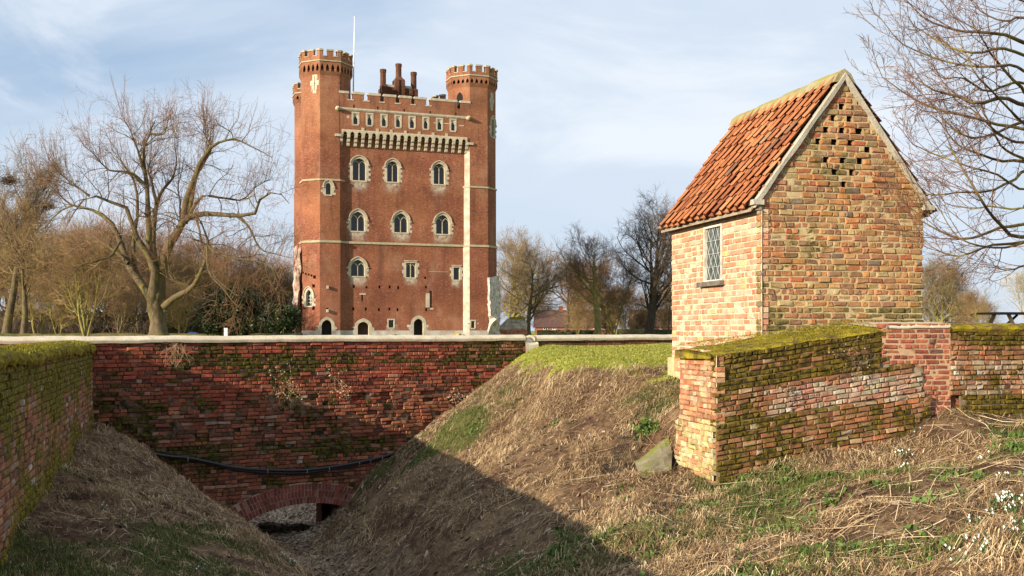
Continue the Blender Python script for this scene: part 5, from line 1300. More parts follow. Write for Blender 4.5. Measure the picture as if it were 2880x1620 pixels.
# ------------------------------------------------------------------ bare trees
def nrm(v): return v/(np.linalg.norm(v, axis=-1, keepdims=True)+1e-9)
def grow(b, d, L, K, up, wob, r):
    """batch of wandering polylines: b,d (m,3), L (m,) -> (m,K,3)"""
    m = len(b); P = np.zeros((m, K, 3)); P[:, 0] = b; d = nrm(d); st = (L/(K-1))[:, None]
    for k in range(1, K):
        d = nrm(d+r.normal(0, wob, (m, 3))+np.array([0, 0, 1.])*(up[:, None] if hasattr(up, '__len__') else up)); P[:, k] = P[:, k-1]+d*st
    return P
def sprout(P, R, n, t0, t1, ang, r, jit=.3):
    """n children per parent -> base, direction, radius at base, parent's index, t"""
    m, K, _ = P.shape; t = np.tile((np.arange(n)+.5)/n, (m, 1))+r.uniform(-.5, .5, (m, n))/n; t = t0+(t1-t0)*np.clip(t, 0, 1)
    x = t*(K-1); i = np.minimum(x.astype(int), K-2); f = (x-i)[..., None]; j = np.arange(m)[:, None]
    b = P[j, i]*(1-f)+P[j, i+1]*f; T = nrm(P[j, i+1]-P[j, i]); rr = R[j, i]*(1-f[..., 0])+R[j, i+1]*f[..., 0]
    q = nrm(np.cross(T, r.normal(0, 1, T.shape))); a = ang+r.normal(0, jit, t.shape)
    d = T*np.cos(a)[..., None]+q*np.sin(a)[..., None]
    return b.reshape(-1, 3), d.reshape(-1, 3), rr.ravel(), np.repeat(np.arange(m), n), t.ravel()
def tubes(P, R, n):
    m, K, _ = P.shape; T = np.gradient(P, axis=1); T = nrm(T); ref = np.where(np.abs(T[:, :1, 2:3]) > .8, np.array([1., .2, 0]), np.array([.1, .2, 1.]))
    u = nrm(np.cross(T, ref)); w = np.cross(T, u); a = 2*PI*np.arange(n)/n
    V = P[:, :, None]+R[:, :, None, None]*(np.cos(a)[:, None]*u[:, :, None]+np.sin(a)[:, None]*w[:, :, None])
    i = (np.arange(m)[:, None, None]*K+np.arange(K-1)[None, :, None])*n; k = np.arange(n)[None, None]; k2 = (k+1) % n
    Q = np.stack([i+k, i+k2, i+n+k2, i+n+k], -1).reshape(-1, 4)
    return V.reshape(-1, 3), Q
def radii(r0, r1, K, pw=1.): t = np.linspace(0, 1, K)[None]**pw; return np.asarray(r0)[:, None]*(1-t)+np.asarray(r1)[:, None]*t
def merge(L):
    V, Q, o = [], [], 0
    for v, q in L: V.append(v); Q.append(q+o); o += len(v)
    return np.concatenate(V), np.concatenate(Q)
def finish(root, wood, twigs, bark, twig):
    v, q = merge(wood); npmesh('trunk', v, q, bark, root, True)
    v, q = merge(twigs); npmesh('crown', v, q, twig, root, False)
def tree(name, label, cat, base, H, spread, tr, seed, bark, twig, clear=.25, leaders=1, n=(13, 8, 7, 5), up=(.12, .06, .05), ang=.85, droop=0, tw=.016, group=None, wob=.12, shape=.55, lean=0, side=(1, 1)):
    """generic leafless tree: trunk/leaders > limbs > branches > twigs"""
    r = np.random.default_rng(seed); root = empty(name, base, label, cat, group); base = np.array(base, float)
    wood, tws = [], []
    b = np.repeat(base[None], leaders, 0)+np.array([0, 0, -.3]); az = r.uniform(0, 2*PI, leaders)+np.arange(leaders)*2*PI/leaders; sp = .06 if leaders == 1 else .32
    d = np.stack([np.cos(az)*sp+lean, np.sin(az)*sp, np.ones(leaders)], 1)
    P0 = grow(b, d, np.full(leaders, H*.86)*r.uniform(.85, 1.05, leaders), 12, .10, wob*.5, r)
    r0 = np.full(leaders, tr/(leaders**.4)); R0 = radii(r0, r0*.13, 12, .85); R0[:, 0] *= 1.45
    wood.append(tubes(P0, R0, 9))
    b, d, rr, pi, t = sprout(P0, R0, n[0], clear, .99, ang, r, .22)
    d[:, 0] *= side[0]; L = spread*(.45+.75*np.sin(np.clip((t-clear)/(1-clear), 0, 1)*PI*.8+shape))*r.uniform(.7, 1.15, len(t))*.9
    P1 = grow(b, d, L, 9, up[0]-droop*.1, wob, r); r1 = np.minimum(rr*.62, .018*L+.03); R1 = radii(r1, r1*.22, 9); wood.append(tubes(P1, R1, 6))
    b, d, rr, pi, t = sprout(P1, R1, n[1], .18, 1, .75, r); L2 = L[pi]*(.62-.32*t)*r.uniform(.6, 1.2, len(t))
    P2 = grow(b, d, L2, 6, up[1]-droop*.15, wob*1.2, r); r2 = np.minimum(rr*.7, .012*L2+.016); R2 = radii(r2, r2*.35, 6); wood.append(tubes(P2, R2, 4))
    b, d, rr, pi, t = sprout(P2, R2, n[2], .15, 1, .7, r); L3 = (L2[pi]*.55+.25)*r.uniform(.5, 1.2, len(t))
    P3 = grow(b, d, L3, 5, up[2]-droop*.2, wob*1.3, r); r3 = np.full(len(t), tw); R3 = radii(r3, r3*.55, 5); tws.append(tubes(P3, R3, 3))
    b, d, rr, pi, t = sprout(P3, R3, n[3], .2, 1, .6, r); L4 = (L3[pi]*.55+.2)*r.uniform(.5, 1.1, len(t))
    P4 = grow(b, d, L4, 3, up[2]*.8-droop*.2, wob*1.3, r); r4 = np.full(len(t), tw*.62); R4 = radii(r4, r4*.6, 3); tws.append(tubes(P4, R4, 3))
    finish(root, wood, tws, bark, twig)
    return root
def copy_tree(src, base, rz, sc, label=None, zs=1.0):
    c = src.copy(); C.objects.link(c); c.location = [float(v) for v in base]; c.rotation_euler = (0, 0, rz); c.scale = (sc, sc, sc*zs); ROOT[c.name] = np.array(base, float)
    if label: c['label'] = label
    for ch in src.children:
        k = ch.copy(); C.objects.link(k); k.parent = c
    return c
def spline(pts, K):
    pts = np.array(pts, float); n = len(pts); out = []
    for x in np.linspace(0, n-1, K):
        i = min(int(x), n-2); t = x-i; p0, p1, p2, p3 = pts[max(i-1, 0)], pts[i], pts[i+1], pts[min(i+2, n-1)]
        out.append(.5*((2*p1)+(-p0+p2)*t+(2*p0-5*p1+4*p2-p3)*t*t+(-p0+3*p1-3*p2+p3)*t**3))
    return np.array(out)
def gpos(px, y): x = (px-CX)/F*y; return np.array([x, y, height(np.array([x]), np.array([y]))[0]])

def big_tree():
    y0 = 76.; base = gpos(446, y0); r = np.random.default_rng(8)
    root = empty('spreading_tree', base, 'large bare spreading tree with many upright limbs standing left of the keep', 'tree')
    zz = lambda x, y: (x*.49, 250+y*.49)
    limbs = [  # polyline in the photograph, start depth, end depth, start and end radius
        ([(925, 1450), (912, 1380), (905, 1290), (905, 1215), (912, 1150)], 0, 0, .92, .62),
        ([(893, 1310), (872, 1255), (878, 1150), (888, 1060), (850, 960), (800, 890), (760, 820), (720, 690), (620, 650), (510, 615), (430, 690), (370, 800)], 0, -3, .48, .035),
        ([(885, 1230), (850, 1180), (790, 1090), (735, 1000), (690, 880), (640, 770), (560, 700), (490, 680), (410, 670), (320, 720), (260, 800)], -.3, 2, .40, .05),
        ([(888, 1050), (855, 930), (848, 840), (840, 700), (835, 560), (826, 440), (832, 340), (862, 262), (900, 190)], -.3, -.5, .36, .07),
        ([(905, 1180), (880, 950), (882, 790), (902, 660), (940, 575), (995, 515), (1020, 430), (1010, 330)], .8, 2.5, .30, .05),
        ([(912, 1200), (935, 1020), (980, 900), (1050, 790), (1092, 735), (1200, 705), (1330, 713), (1480, 715), (1530, 620), (1620, 588), (1690, 655)], 0, -2, .46, .05),
        ([(1060, 775), (1068, 650), (1108, 540), (1150, 430), (1212, 340), (1290, 300), (1360, 298), (1450, 345), (1560, 400)], -.4, -2.5, .28, .045),
        ([(1080, 740), (1100, 620), (1120, 500), (1165, 430), (1205, 360), (1215, 250)], .4, 2, .22, .05),
        ([(938, 1250), (1000, 1195), (1100, 1135), (1160, 1010), (1188, 900), (1150, 790), (1110, 720)], -.3, -3, .30, .06),
        ([(1092, 735), (1150, 620), (1280, 632), (1390, 640), (1480, 560), (1560, 520)], 0, 2, .16, .04),
        ([(790, 1090), (770, 900), (792, 700), (765, 520), (700, 430), (640, 350)], .6, 3, .22, .045),
        ([(832, 480), (800, 380), (760, 260), (700, 150)], -.5, -1, .16, .035), ([(900, 660), (880, 540), (860, 440), (905, 360)], .8, 1, .16, .04),
        ([(1188, 900), (1300, 958), (1450, 968), (1560, 1010), (1600, 1090)], -3, -4, .13, .03), ([(1330, 713), (1430, 790), (1500, 915), (1600, 945), (1690, 965)], -1.3, -2, .13, .03),
        ([(842, 560), (760, 490), (640, 475), (560, 400), (480, 330)], -.4, -3, .14, .035), ([(1188, 900), (1200, 1040), (1280, 1130), (1370, 1240)], -3, -4.5, .10, .03), ([(690, 880), (640, 960), (560, 990), (480, 1010), (420, 1090)], -.5, -4, .12, .03),
        ([(735, 1000), (650, 920), (560, 880), (460, 900), (380, 960)], -.3, 3, .14, .03), ([(510, 615), (430, 560), (330, 480), (260, 390)], -3, -4, .10, .03), ([(410, 670), (330, 590), (250, 520), (200, 500)], 1.5, 1, .09, .03),
        ([(1000, 880), (1030, 760), (1020, 600), (1030, 500)], 1, 2.5, .13, .04), ([(862, 262), (930, 270), (985, 240), (1010, 300)], -.5, -2, .1, .03), ([(1212, 340), (1170, 260), (1180, 180)], -.8, 0, .10, .03),
        ([(1100, 1135), (1010, 1090), (985, 950), (1000, 800)], -.6, -2, .12, .03), ([(1130, 740), (1160, 860), (1180, 980), (1230, 1090), (1330, 1190)], -.8, -5, .11, .025)]
    wood, tws, PS, RS = [], [], [], []
    for pts, d0, d1, ra, rb in limbs:
        n = len(pts); K = 15; q = []
        for i, (x, y) in enumerate(pts): q.append(at(*zz(x, y), y0+d0+(d1-d0)*i/(n-1)))
        P = spline(q, K)[None]; P = P+np.cumsum(r.normal(0, .035, P.shape), 1)*np.array([1, 1, .7]); R = radii([ra], [rb*.45], K, .72)
        if ra > .9: R[0, 0] *= 1.25; P[0, 0, 2] = base[2]-.4
        R = R*(1+r.normal(0, .05, R.shape)); wood.append(tubes(P, R, 9 if ra > .2 else 6))
        if ra < .9: PS.append(P[0]); RS.append(R[0])
    P = np.stack(PS); R = np.stack(RS)
    # side branches, arching out and down
    b, d, rr, pi, t = sprout(P, R, 12, .22, 1, .9, r); d = d+np.array([0, 0, .35]); Ls = r.uniform(1.2, 3.4, len(t)); P1 = grow(b, d, Ls, 8, -.045, .16, r); r1 = np.minimum(rr*.5, .045); R1 = radii(r1, r1*.25, 8); wood.append(tubes(P1, R1, 5))
    # upright red shoots from the limbs
    b, d, rr, pi, t = sprout(P, R, 25, .30, 1, .6, r); d = d*.5+np.array([0, 0, .9]); hi = b[:, 2]; Ls2 = r.uniform(1., 3.1, len(t))*np.where(hi > 9, 1.25, .85); P1b = grow(b, d, Ls2, 6, .10, .07, r); r1b = np.full(len(t), .0135); R1b = radii(r1b, r1b*.4, 6); tws.append(tubes(P1b, R1b, 3))
    b, d, rr, pi, t = sprout(P1, R1, 6, .2, 1, .7, r); L2 = r.uniform(.6, 1.9, len(t)); P2 = grow(b, d, L2, 6, r.choice([-.10, .12], len(t), p=[.5, .5]), .15, r); r2 = np.minimum(rr*.7, .017); R2 = radii(r2, r2*.5, 6); tws.append(tubes(P2, R2, 3))
    b, d, rr, pi, t = sprout(P2, R2, 5, .15, 1, .65, r); L3 = r.uniform(.3, 1.0, len(t)); P3 = grow(b, d, L3, 4, -.04, .16, r); r3 = np.full(len(t), .0075); tws.append(tubes(P3, radii(r3, r3*.6, 4), 3))
    b, d, rr, pi, t = sprout(P1b, R1b, 3, .2, .9, .45, r); L3 = r.uniform(.3, .9, len(t)); P3 = grow(b, d, L3, 4, .10, .08, r); r3 = np.full(len(t), .0075); tws.append(tubes(P3, radii(r3, r3*.6, 4), 3))
    finish(root, wood, tws, M['bark'], M['twig_red_ochre'])

def lime_tree():
    r = np.random.default_rng(12); base = np.array([11.2, 15.6, height(np.array([11.2]), np.array([15.6]))[0]])
    root = empty('lime_tree', base, 'bare tree with drooping reddish twigs reaching in from the right edge', 'tree')
    zz = lambda x, y: (2440+x*.5244, y*.5244)
    limbs = [[(1500, 560), (1100, 330), (839, 225), (760, 190), (620, 166), (480, 166), (330, 120), (250, 62), (180, 0)], [(1500, 700), (1100, 470), (839, 390), (790, 352), (690, 356), (560, 358), (420, 320), (300, 270), (200, 225), (120, 130), (30, 40)],
             [(1500, 820), (1100, 640), (839, 560), (740, 520), (600, 560), (480, 515), (350, 480), (280, 415), (230, 330)], [(1500, 900), (1100, 760), (839, 690), (700, 672), (560, 630), (380, 592), (250, 530), (150, 460), (80, 390), (40, 260)],
             [(1500, 930), (1100, 820), (839, 772), (760, 760), (660, 690), (560, 602), (470, 560), (400, 480)], [(1500, 1000), (1100, 930), (839, 882), (700, 870), (560, 830), (470, 790), (400, 705), (350, 640)],
             [(1500, 1050), (1100, 1030), (839, 1030), (720, 962), (600, 920), (440, 870), (330, 832), (240, 790), (160, 670)], [(1500, 1080), (1100, 1140), (839, 1210), (720, 1230), (600, 1275), (510, 1282), (400, 1240), (300, 1180), (190, 1100), (120, 980)],
             [(1500, 1100), (1100, 1220), (839, 1300), (700, 1330), (560, 1312), (460, 1260), (400, 1160), (340, 1050)], [(1450, 1000), (1000, 1250), (800, 1288), (690, 1210), (600, 1100), (520, 960), (450, 830), (400, 700)],
             [(1450, 1100), (1000, 1290), (760, 1320), (640, 1332), (540, 1370), (440, 1380), (350, 1345), (300, 1300)], [(1450, 1150), (1000, 1410), (839, 1420), (770, 1440), (700, 1432), (620, 1410)],
             [(1500, 480), (1100, 200), (839, 90), (720, 110), (600, 60), (520, -20)], [(1500, 400), (1100, 90), (839, -10), (600, -60)], [(1500, 760), (1000, 480), (780, 430), (650, 470), (520, 400), (400, 400), (330, 340)],
             [(1500, 860), (1000, 700), (839, 640), (650, 720), (520, 720), (420, 640), (360, 560)], [(1500, 960), (1000, 900), (800, 960), (650, 1030), (480, 1030), (340, 1040), (240, 1020)], [(1500, 1000), (1000, 1010), (839, 1120), (680, 1120), (560, 1130), (430, 1110), (380, 1040)],
             [(1500, 620), (1100, 400), (839, 300), (700, 250), (560, 280), (430, 260), (300, 190), (220, 150)], [(1400, 900), (1000, 800), (860, 700), (720, 560), (600, 430), (520, 300), (470, 180)], [(1400, 1000), (1000, 900), (839, 850), (720, 780), (650, 640), (600, 520)], [(1400, 700), (1000, 560), (839, 470), (700, 330), (620, 200), (560, 90)]]
    wood, tws, PS, RS = [], [], [], []
    tp = np.array([[base+Z3*h+np.array([-.02*h, .01*h, 0]) for h in np.linspace(-.3, 8.5, 10)]]); wood.append(tubes(tp, radii([.30], [.07], 10), 10))
    for i, pts in enumerate(limbs):
        d0 = 15.2; d1 = r.uniform(12.2, 15.2); K = 16; q = [at(*zz(x, y), d0+(d1-d0)*min(1, k/4)+r.normal(0, .05)) for k, (x, y) in enumerate(pts)]
        q[0][2] = np.clip(q[0][2], .2, 6.5); q = [np.array([base[0]-.02*q[0][2], base[1], q[0][2]-.25])]+q[1:]
        P = spline(q, K)[None]; P = P+np.cumsum(r.normal(0, .008, P.shape), 1); ra = r.uniform(.024, .042); R = radii([ra], [.0035], K, .75); wood.append(tubes(P, R, 7)); PS.append(P[0]); RS.append(R[0])
    P = np.stack(PS); R = np.stack(RS)
    b, d, rr, pi, t = sprout(P, R, 10, .32, 1, .55, r, .2); d[:, 1] *= .6; L1 = r.uniform(.5, 1.7, len(t))*(1.15-.8*t); P1 = grow(b, d, L1, 8, .045, .07, r); r1 = np.clip(rr*.5, .003, .007); R1 = radii(r1, r1*.4, 8); tws.append(tubes(P1, R1, 5))
    b, d, rr, pi, t = sprout(P1, R1, 6, .15, 1, .6, r, .2); L2 = (L1[pi]*.35+.08)*r.uniform(.5, 1.2, len(t)); P2 = grow(b, d, L2, 6, .03, .13, r); r2 = np.full(len(t), .0032); R2 = radii(r2, r2*.6, 6); tws.append(tubes(P2, R2, 3))
    b, d, rr, pi, t = sprout(P2, R2, 2, .2, 1, .6, r, .2); L3 = r.uniform(.05, .18, len(t)); P3 = grow(b, d, L3, 4, .02, .15, r); r3 = np.full(len(t), .0026); tws.append(tubes(P3, radii(r3, r3*.9, 4), 3))
    finish(root, wood, tws, M['bark_near'], M['twig_near'])

def evergreen(label, base, W, H, seed, name='evergreen_bush', n=9000, cat='bush', mat='holly', leaf=.16, trunk=True):
    r = np.random.default_rng(seed); root = empty(name, base, label, cat); base = np.array(base)
    k = 46; cc = r.normal(0, 1, (k, 3)); cc = nrm(cc)*r.uniform(.35, 1, (k, 1)); cc = cc*np.array([W*.5, W*.45, H*.46])+np.array([0, 0, H*.50])
    cc[:, 0] *= 1-.35*np.clip(cc[:, 2]/H, 0, 1); i = r.integers(0, k, n); p = cc[i]+r.normal(0, 1, (n, 3))*np.array([W*.085, W*.085, H*.06]); p[:, 2] = np.abs(p[:, 2])
    a = nrm(r.normal(0, 1, (n, 3))); b = nrm(np.cross(a, r.normal(0, 1, (n, 3)))); s = r.uniform(.5, 1.2, (n, 1))*leaf; p = p+base
    V = np.stack([p-a*s, p-b*s*.5, p+a*s, p+b*s*.5], 1).reshape(-1, 3); Q = np.arange(4*n).reshape(-1, 4); npmesh('foliage', V, Q, M[mat], root, False, {'rnd': r.random(n)})
    if trunk:
        mb = MB()
        for q in range(5): mb.tube([base-Z3*.2, base+np.array([r.normal(0, .12*W), r.normal(0, .1*W), H*.5])], [.12, .04], 5)
        mb.build('stem', M['bark_dark'], root)
    return root
def hedge(label, pts, hgt, thick, mat, seed, name='hedge', amp=.18, cat='hedge'):
    root = empty(name, pts[0], label, cat); pts = np.array(pts, float); mb = MB(); V = []; prof = [(-.5, -.3), (-.52, .45), (-.45, .9), (-.15, 1), (.15, 1), (.45, .9), (.52, .45), (.5, -.3)]
    seg = np.linalg.norm(np.diff(pts, axis=0), axis=1).sum(); n = max(20, int(seg/.35)); q = spline(pts, n); T = nrm(np.gradient(q, axis=0)); S = np.stack([-T[:, 1], T[:, 0], 0*T[:, 0]], 1)
    V = np.stack([q+S*x*thick+Z3*z*hgt for x, z in prof], 1); V = V+(fbm(V*1.3+seed, 4)*amp)[..., None]*np.array([.6, .8, 1.]); m = len(prof)
    i = np.arange(n-1)[:, None]*m+np.arange(m-1)[None]; Q = np.stack([i, i+1, i+m+1, i+m], -1).reshape(-1, 4); npmesh('foliage', V.reshape(-1, 3), Q, mat, root, False)
    return root
def house(label, px0, px1, y, base, eave, ridge, wins, depth=7, name='brick_house', wall='house_brick', roof='house_roof', cat='house'):
    x0, x1 = (px0-CX)/F*y, (px1-CX)/F*y; root = empty(name, ((x0+x1)/2, y, base), label, cat); mb = MB()
    fr = Frame((x0, y), 0); L = x1-x0; hs = [(a-x0, b-x0, c, d, .15, True) for a, b, c, d in [((w[0]-CX)/F*y, (w[1]-CX)/F*y, (HY-w[3])/F*y, (HY-w[2])/F*y) for w in wins]]
    wall_face(mb, fr, 0, L, base, eave, hs)
    for u in (0, L): mb.quad(fr.P(u, base, 0), fr.P(u, base, -depth), fr.P(u, eave, -depth), fr.P(u, eave, 0)); mb.add([fr.P(u, eave, 0), fr.P(u, eave, -depth), fr.P(u, ridge, -depth/2)], [(0, 1, 2)])
    mb.quad(fr.P(0, base, -depth), fr.P(L, base, -depth), fr.P(L, eave, -depth), fr.P(0, eave, -depth)); mb.build('wall', M[wall], root)
    mb = MB()
    for d0, d1 in ((.4, -depth/2), (-depth-.4, -depth/2)):
        k = (ridge-eave)/(depth/2); z0 = eave-k*.4; mb.prism([fr.P(-.3, z0, d0), fr.P(L+.3, z0, d0), fr.P(L+.3, ridge, d1), fr.P(-.3, ridge, d1)], (0, 0, .12))
    rf = mb.build('roof', M[roof], root)
    mb = MB(); wbox(mb, fr, L*.3, L*.3+.9, eave, ridge+1.0, -depth/2+.3, -depth/2-.5); mb.build('chimney', M[wall], rf)
    for a, b, c, d, *_ in hs:
        mb = MB(); t = .09
        for q in ((a, a+t, c, d), (b-t, b, c, d), (a+t, b-t, d-t, d), (a+t, b-t, c, c+t), ((a+b)/2-t/2, (a+b)/2+t/2, c+t, d-t)): wbox(mb, fr, *q, .03, -.08)
        w = mb.build('window', M['white_paint'], root); mb = MB(); mb.quad(fr.P(a, c, -.06), fr.P(b, c, -.06), fr.P(b, d, -.06), fr.P(a, d, -.06)); mb.build('pane', M['glass_dark'], w)
    return root
def distance():
    T = tree
    # ---- left of the keep
    kinds = []
    a = T('bare_tree', 'tall grey bare tree at the left edge carrying a dark nest', 'tree', gpos(16, 108), 20.0, 7.2, .52, 101, M['bark'], M['twig_dark_ochre'], clear=.42, n=(15, 9, 7, 5), up=(.14, .08, .06), tw=.018)
    nb = at(22, 508, 107); nroot = empty('nest', nb, 'dark round nest of sticks high in the tree at the left edge', 'nest'); r = np.random.default_rng(4)
    def nest(b, s):
        m = 260; p = r.normal(0, 1, (m, 3))*np.array([.42, .42, .22])*s+b; d = nrm(r.normal(0, 1, (m, 3))*np.array([1, 1, .4])); P = grow(p-d*.3*s, d, np.full(m, .6*s), 3, 0, .2, r); return tubes(P, np.full((m, 3), .022), 3)
    v, q = nest(nb, 1.0); npmesh('sticks', v, q, M['nest'], nroot)
    nb = at(133, 578, 120); nroot = empty('nest', nb, 'smaller dark nest of sticks in the wood right of the edge tree', 'nest'); v, q = nest(nb, .8); npmesh('sticks', v, q, M['nest'], nroot)
    T('bare_tree', 'straight grey-trunked tree right of the tree at the left edge', 'tree', gpos(64, 100), 13.5, 5.5, .38, 102, M['bark'], M['twig'], clear=.38, n=(14, 8, 7, 5), tw=.016)
    T('small_tree', 'small many-stemmed tree with yellow-green lichened stems left of the big spreading tree', 'tree', gpos(243, 84), 8.6, 4.8, .20, 103, M['bark_yellow'], M['twig'], clear=.22, leaders=6, n=(7, 6, 6, 5), tw=.012, ang=.7)
    red = T('wood_tree', 'bare reddish-brown tree in the wood behind the big spreading tree', 'tree', gpos(150, 122), 12.5, 6.2, .30, 104, M['bark'], M['twig_red'], clear=.18, n=(14, 8, 7, 5), tw=.014, group='bare trees of the wood left of the keep', leaders=2)
    och = T('wood_tree', 'bare ochre-twigged tree in the wood behind the big spreading tree', 'tree', gpos(300, 118), 10.5, 6.0, .26, 105, M['bark_yellow'], M['twig'], clear=.2, n=(14, 8, 7, 5), tw=.013, group='bare trees of the wood left of the keep', leaders=3)
    rr = random.Random(6)
    for i, (px, y, s, k) in enumerate([(40, 128, 1.15, 0), (105, 112, .95, 1), (195, 132, 1.1, 0), (235, 116, .8, 0), (285, 138, 1.2, 0), (345, 124, .95, 1), (390, 112, .75, 0), (420, 140, 1.15, 0), (470, 118, .85, 1), (505, 132, 1.0, 0), (545, 124, .8, 1), (590, 142, 1.05, 0), (625, 140, .8, 1), (660, 150, 1.05, 0), (705, 145, .9, 1), (745, 150, .95, 0), (790, 150, .8, 1), (815, 158, .9, 0), (-40, 118, 1.1, 0), (-100, 125, 1.1, 1), (-220, 120, 1.15, 0), (-330, 128, 1.0, 1), (-460, 122, 1.1, 0), (165, 105, .62, 1), (330, 104, .55, 0), (510, 108, .52, 1)]):
        copy_tree((red, och)[k], gpos(px, y), rr.uniform(0, 6.28), s)
    u = T('undergrowth', 'brown tangle of saplings and brambles filling the wood beneath the trees', 'undergrowth', gpos(380, 120), 1, .5, .02, 1, M['bark'], M['twig_red'], n=(2, 2, 2, 2))
    for ch in list(u.children): bpy.data.objects.remove(ch)
    r = np.random.default_rng(9)
    def brush(root, px0, px1, y0_, y1_, hh, n, mat, seed):
        r = np.random.default_rng(seed); y = r.uniform(y0_, y1_, n); x = (r.uniform(px0, px1, n)-CX)/F*y; b = np.stack([x, y, height(x, y)], 1); nn = fbm(np.stack([x*.35, y*.2, 0*x], -1), 3)
        L = hh*(.5+1.0*np.clip(nn+.5, 0, 1.2))*r.uniform(.4, 1.1, n); d = np.stack([r.normal(0, .35, n), r.normal(0, .3, n), np.ones(n)], 1); P = grow(b, d, L, 6, -.02, .12, r); R = radii(np.full(n, .03), np.full(n, .012), 6)
        b2, d2, *_ = sprout(P, R, 6, .2, 1, .7, r); m = len(b2); P2 = grow(b2, d2, r.uniform(.4, 1.6, m), 4, -.03, .15, r); v, q = merge([tubes(P, R, 3), tubes(P2, radii(np.full(m, .016), np.full(m, .010), 4), 3)])
        o = npmesh('stems', v, q, mat, root); return o
    brush(u, -60, 545, 112, 150, 2.6, 1700, M['twig_dark'], 31)['kind'] = 'stuff'; u['kind'] = 'stuff'
    evergreen('dark evergreen holly bush behind the big tree, left of the keep', gpos(660, 92), 6.4, 5.0, 41, n=16000)
    evergreen('low dark evergreen bush at the foot of the wood, left of the spreading tree', gpos(330, 120), 8.0, 2.6, 44, n=7000)
    evergreen('low dark evergreen bush at the foot of the wood, right of the spreading tree', gpos(505, 116), 6.0, 2.8, 45, n=7000)
    evergreen('lower dark evergreen bush between the holly and the keep', gpos(790, 106), 4.6, 3.9, 42, n=9000)
    evergreen('dark evergreen mass half hidden behind the trunk of the spreading tree', gpos(590, 122), 4.5, 3.4, 43, n=6000)
    hedge('low clipped mossy hedge running in front of the wood left of the keep', [gpos(-60, 95), gpos(300, 96), gpos(600, 97), gpos(850, 99)], .62, 1.3, M['bank_grass'], 3)
    hedge('dark evergreen understorey along the back of the wood left of the keep', [gpos(-120, 156), gpos(300, 158), gpos(600, 160), gpos(880, 162)], 3.6, 3.0, M['understorey'], 5, amp=1.6, cat='understorey', name='evergreen_thicket')
    house('long low outbuilding with a red roof glimpsed through the wood left of the keep', 430, 690, 150, -1.2, .45, 1.5, [], 6, 'outbuilding', 'door_wood', 'house_roof', 'building')
    b = gpos(541, 108); root = empty('tarpaulin', b, 'blue tarpaulin humped over something at the edge of the wood', 'tarpaulin'); mb = MB(); n = 12
    g = [b+np.array([1.0*math.cos(t)*math.sin(f), .7*math.sin(t)*math.sin(f), -.0+(.80+.06*math.sin(5*t))*max(0, math.cos(f))**.8]) for f in np.linspace(0.001, PI/2, 6) for t in np.linspace(0, 2*PI, n+1)[:-1]]
    mb.add(g, [(i*n+k, i*n+(k+1) % n, (i+1)*n+(k+1) % n, (i+1)*n+k) for i in range(5) for k in range(n)]); mb.build('cover', M['tarp'], root, True)
    b = gpos(635, 88); root = empty('information_board', b, 'small pale information board standing beyond the parapet left of the keep', 'sign'); mb = MB(); mb.box(b+Z3*.72, .31, .03, .72); mb.build('panel', M['sign_board'], root)
    for sx_ in (-.12, .12): mb = MB(); mb.box(b+np.array([sx_, .03, .3]), .04, .03, .9); mb.build('post', M['plinth'], root)
    # ---- right of the keep
    T('bare_tree', 'greenish bare tree just right of the keep', 'tree', gpos(1418, 176), 15.5, 9.5, .5, 201, M['bark_yellow'], M['twig'], clear=.2, n=(15, 9, 8, 6), tw=.0145, leaders=2)
    T('bare_tree', 'dark-trunked tree rising beside the ruined wall right of the keep', 'tree', gpos(1487, 158), 12.5, 7.2, .48, 202, M['bark'], M['twig_dark_ochre'], clear=.2, n=(16, 9, 8, 6), tw=.014, ang=1.05, up=(.05, .05, .05))
    T('bare_tree', 'slim tree with a pale rounded head between the ruined wall and the yellow-trunked tree', 'tree', gpos(1592, 190), 13.2, 6.5, .42, 203, M['bark'], M['twig'], clear=.3, n=(15, 9, 8, 6), tw=.0155)
    T('bare_tree', 'tall yellow-green trunked tree in the middle of the gap between keep and hut', 'tree', gpos(1680, 160), 14.6, 6.8, .62, 204, M['bark_yellow'], M['twig_red_ochre'], clear=.34, n=(15, 9, 9, 6), tw=.0145)
    T('bare_tree', 'pale forked tree just right of the yellow-green trunked tree', 'tree', gpos(1724, 172), 12.2, 6.2, .40, 205, M['bark_yellow'], M['twig_red_ochre'], clear=.28, n=(12, 8, 8, 6), tw=.015, leaders=3)
    T('bare_tree', 'tallest dark bare tree, beside the left edge of the hut', 'tree', gpos(1822, 150), 18.4, 8.2, .85, 206, M['bark_dark'], M['twig_dark'], clear=.17, n=(18, 9, 8, 5), tw=.014, leaders=2, up=(.14, .07, .05), ang=.95)
    T('small_tree', 'small thin tree standing right against the hut outline under the tallest tree', 'tree', gpos(1880, 165), 6.5, 3.2, .16, 207, M['bark'], M['twig'], clear=.2, n=(10, 7, 6, 4), tw=.018)
    wr = T('wood_tree', 'bushy reddish tree in the background row between keep and hut', 'tree', gpos(1610, 215), 11.0, 6.0, .28, 208, M['bark'], M['twig_red'], clear=.1, n=(12, 7, 6, 5), tw=.0175, group='bushy trees of the background row right of the keep', leaders=3)
    for px, y, s in [(1460, 225, .8), (1530, 230, .75), (1645, 205, .72), (1705, 220, .85), (1760, 210, .8), (1800, 225, .75), (1860, 215, .8), (1400, 220, .9), (1910, 230, .9)]: copy_tree(wr, gpos(px, y), rr.uniform(0, 6.28), s)
    sh = T('shrub', 'tan twiggy shrub at the edge of the grass between keep and hut', 'shrub', gpos(1625, 175), 5.5, 3.6, .09, 209, M['bark_yellow'], M['twig'], clear=.05, n=(5, 5, 5, 4), tw=.013, group='tan shrubs between keep and hut', leaders=5, droop=.5)
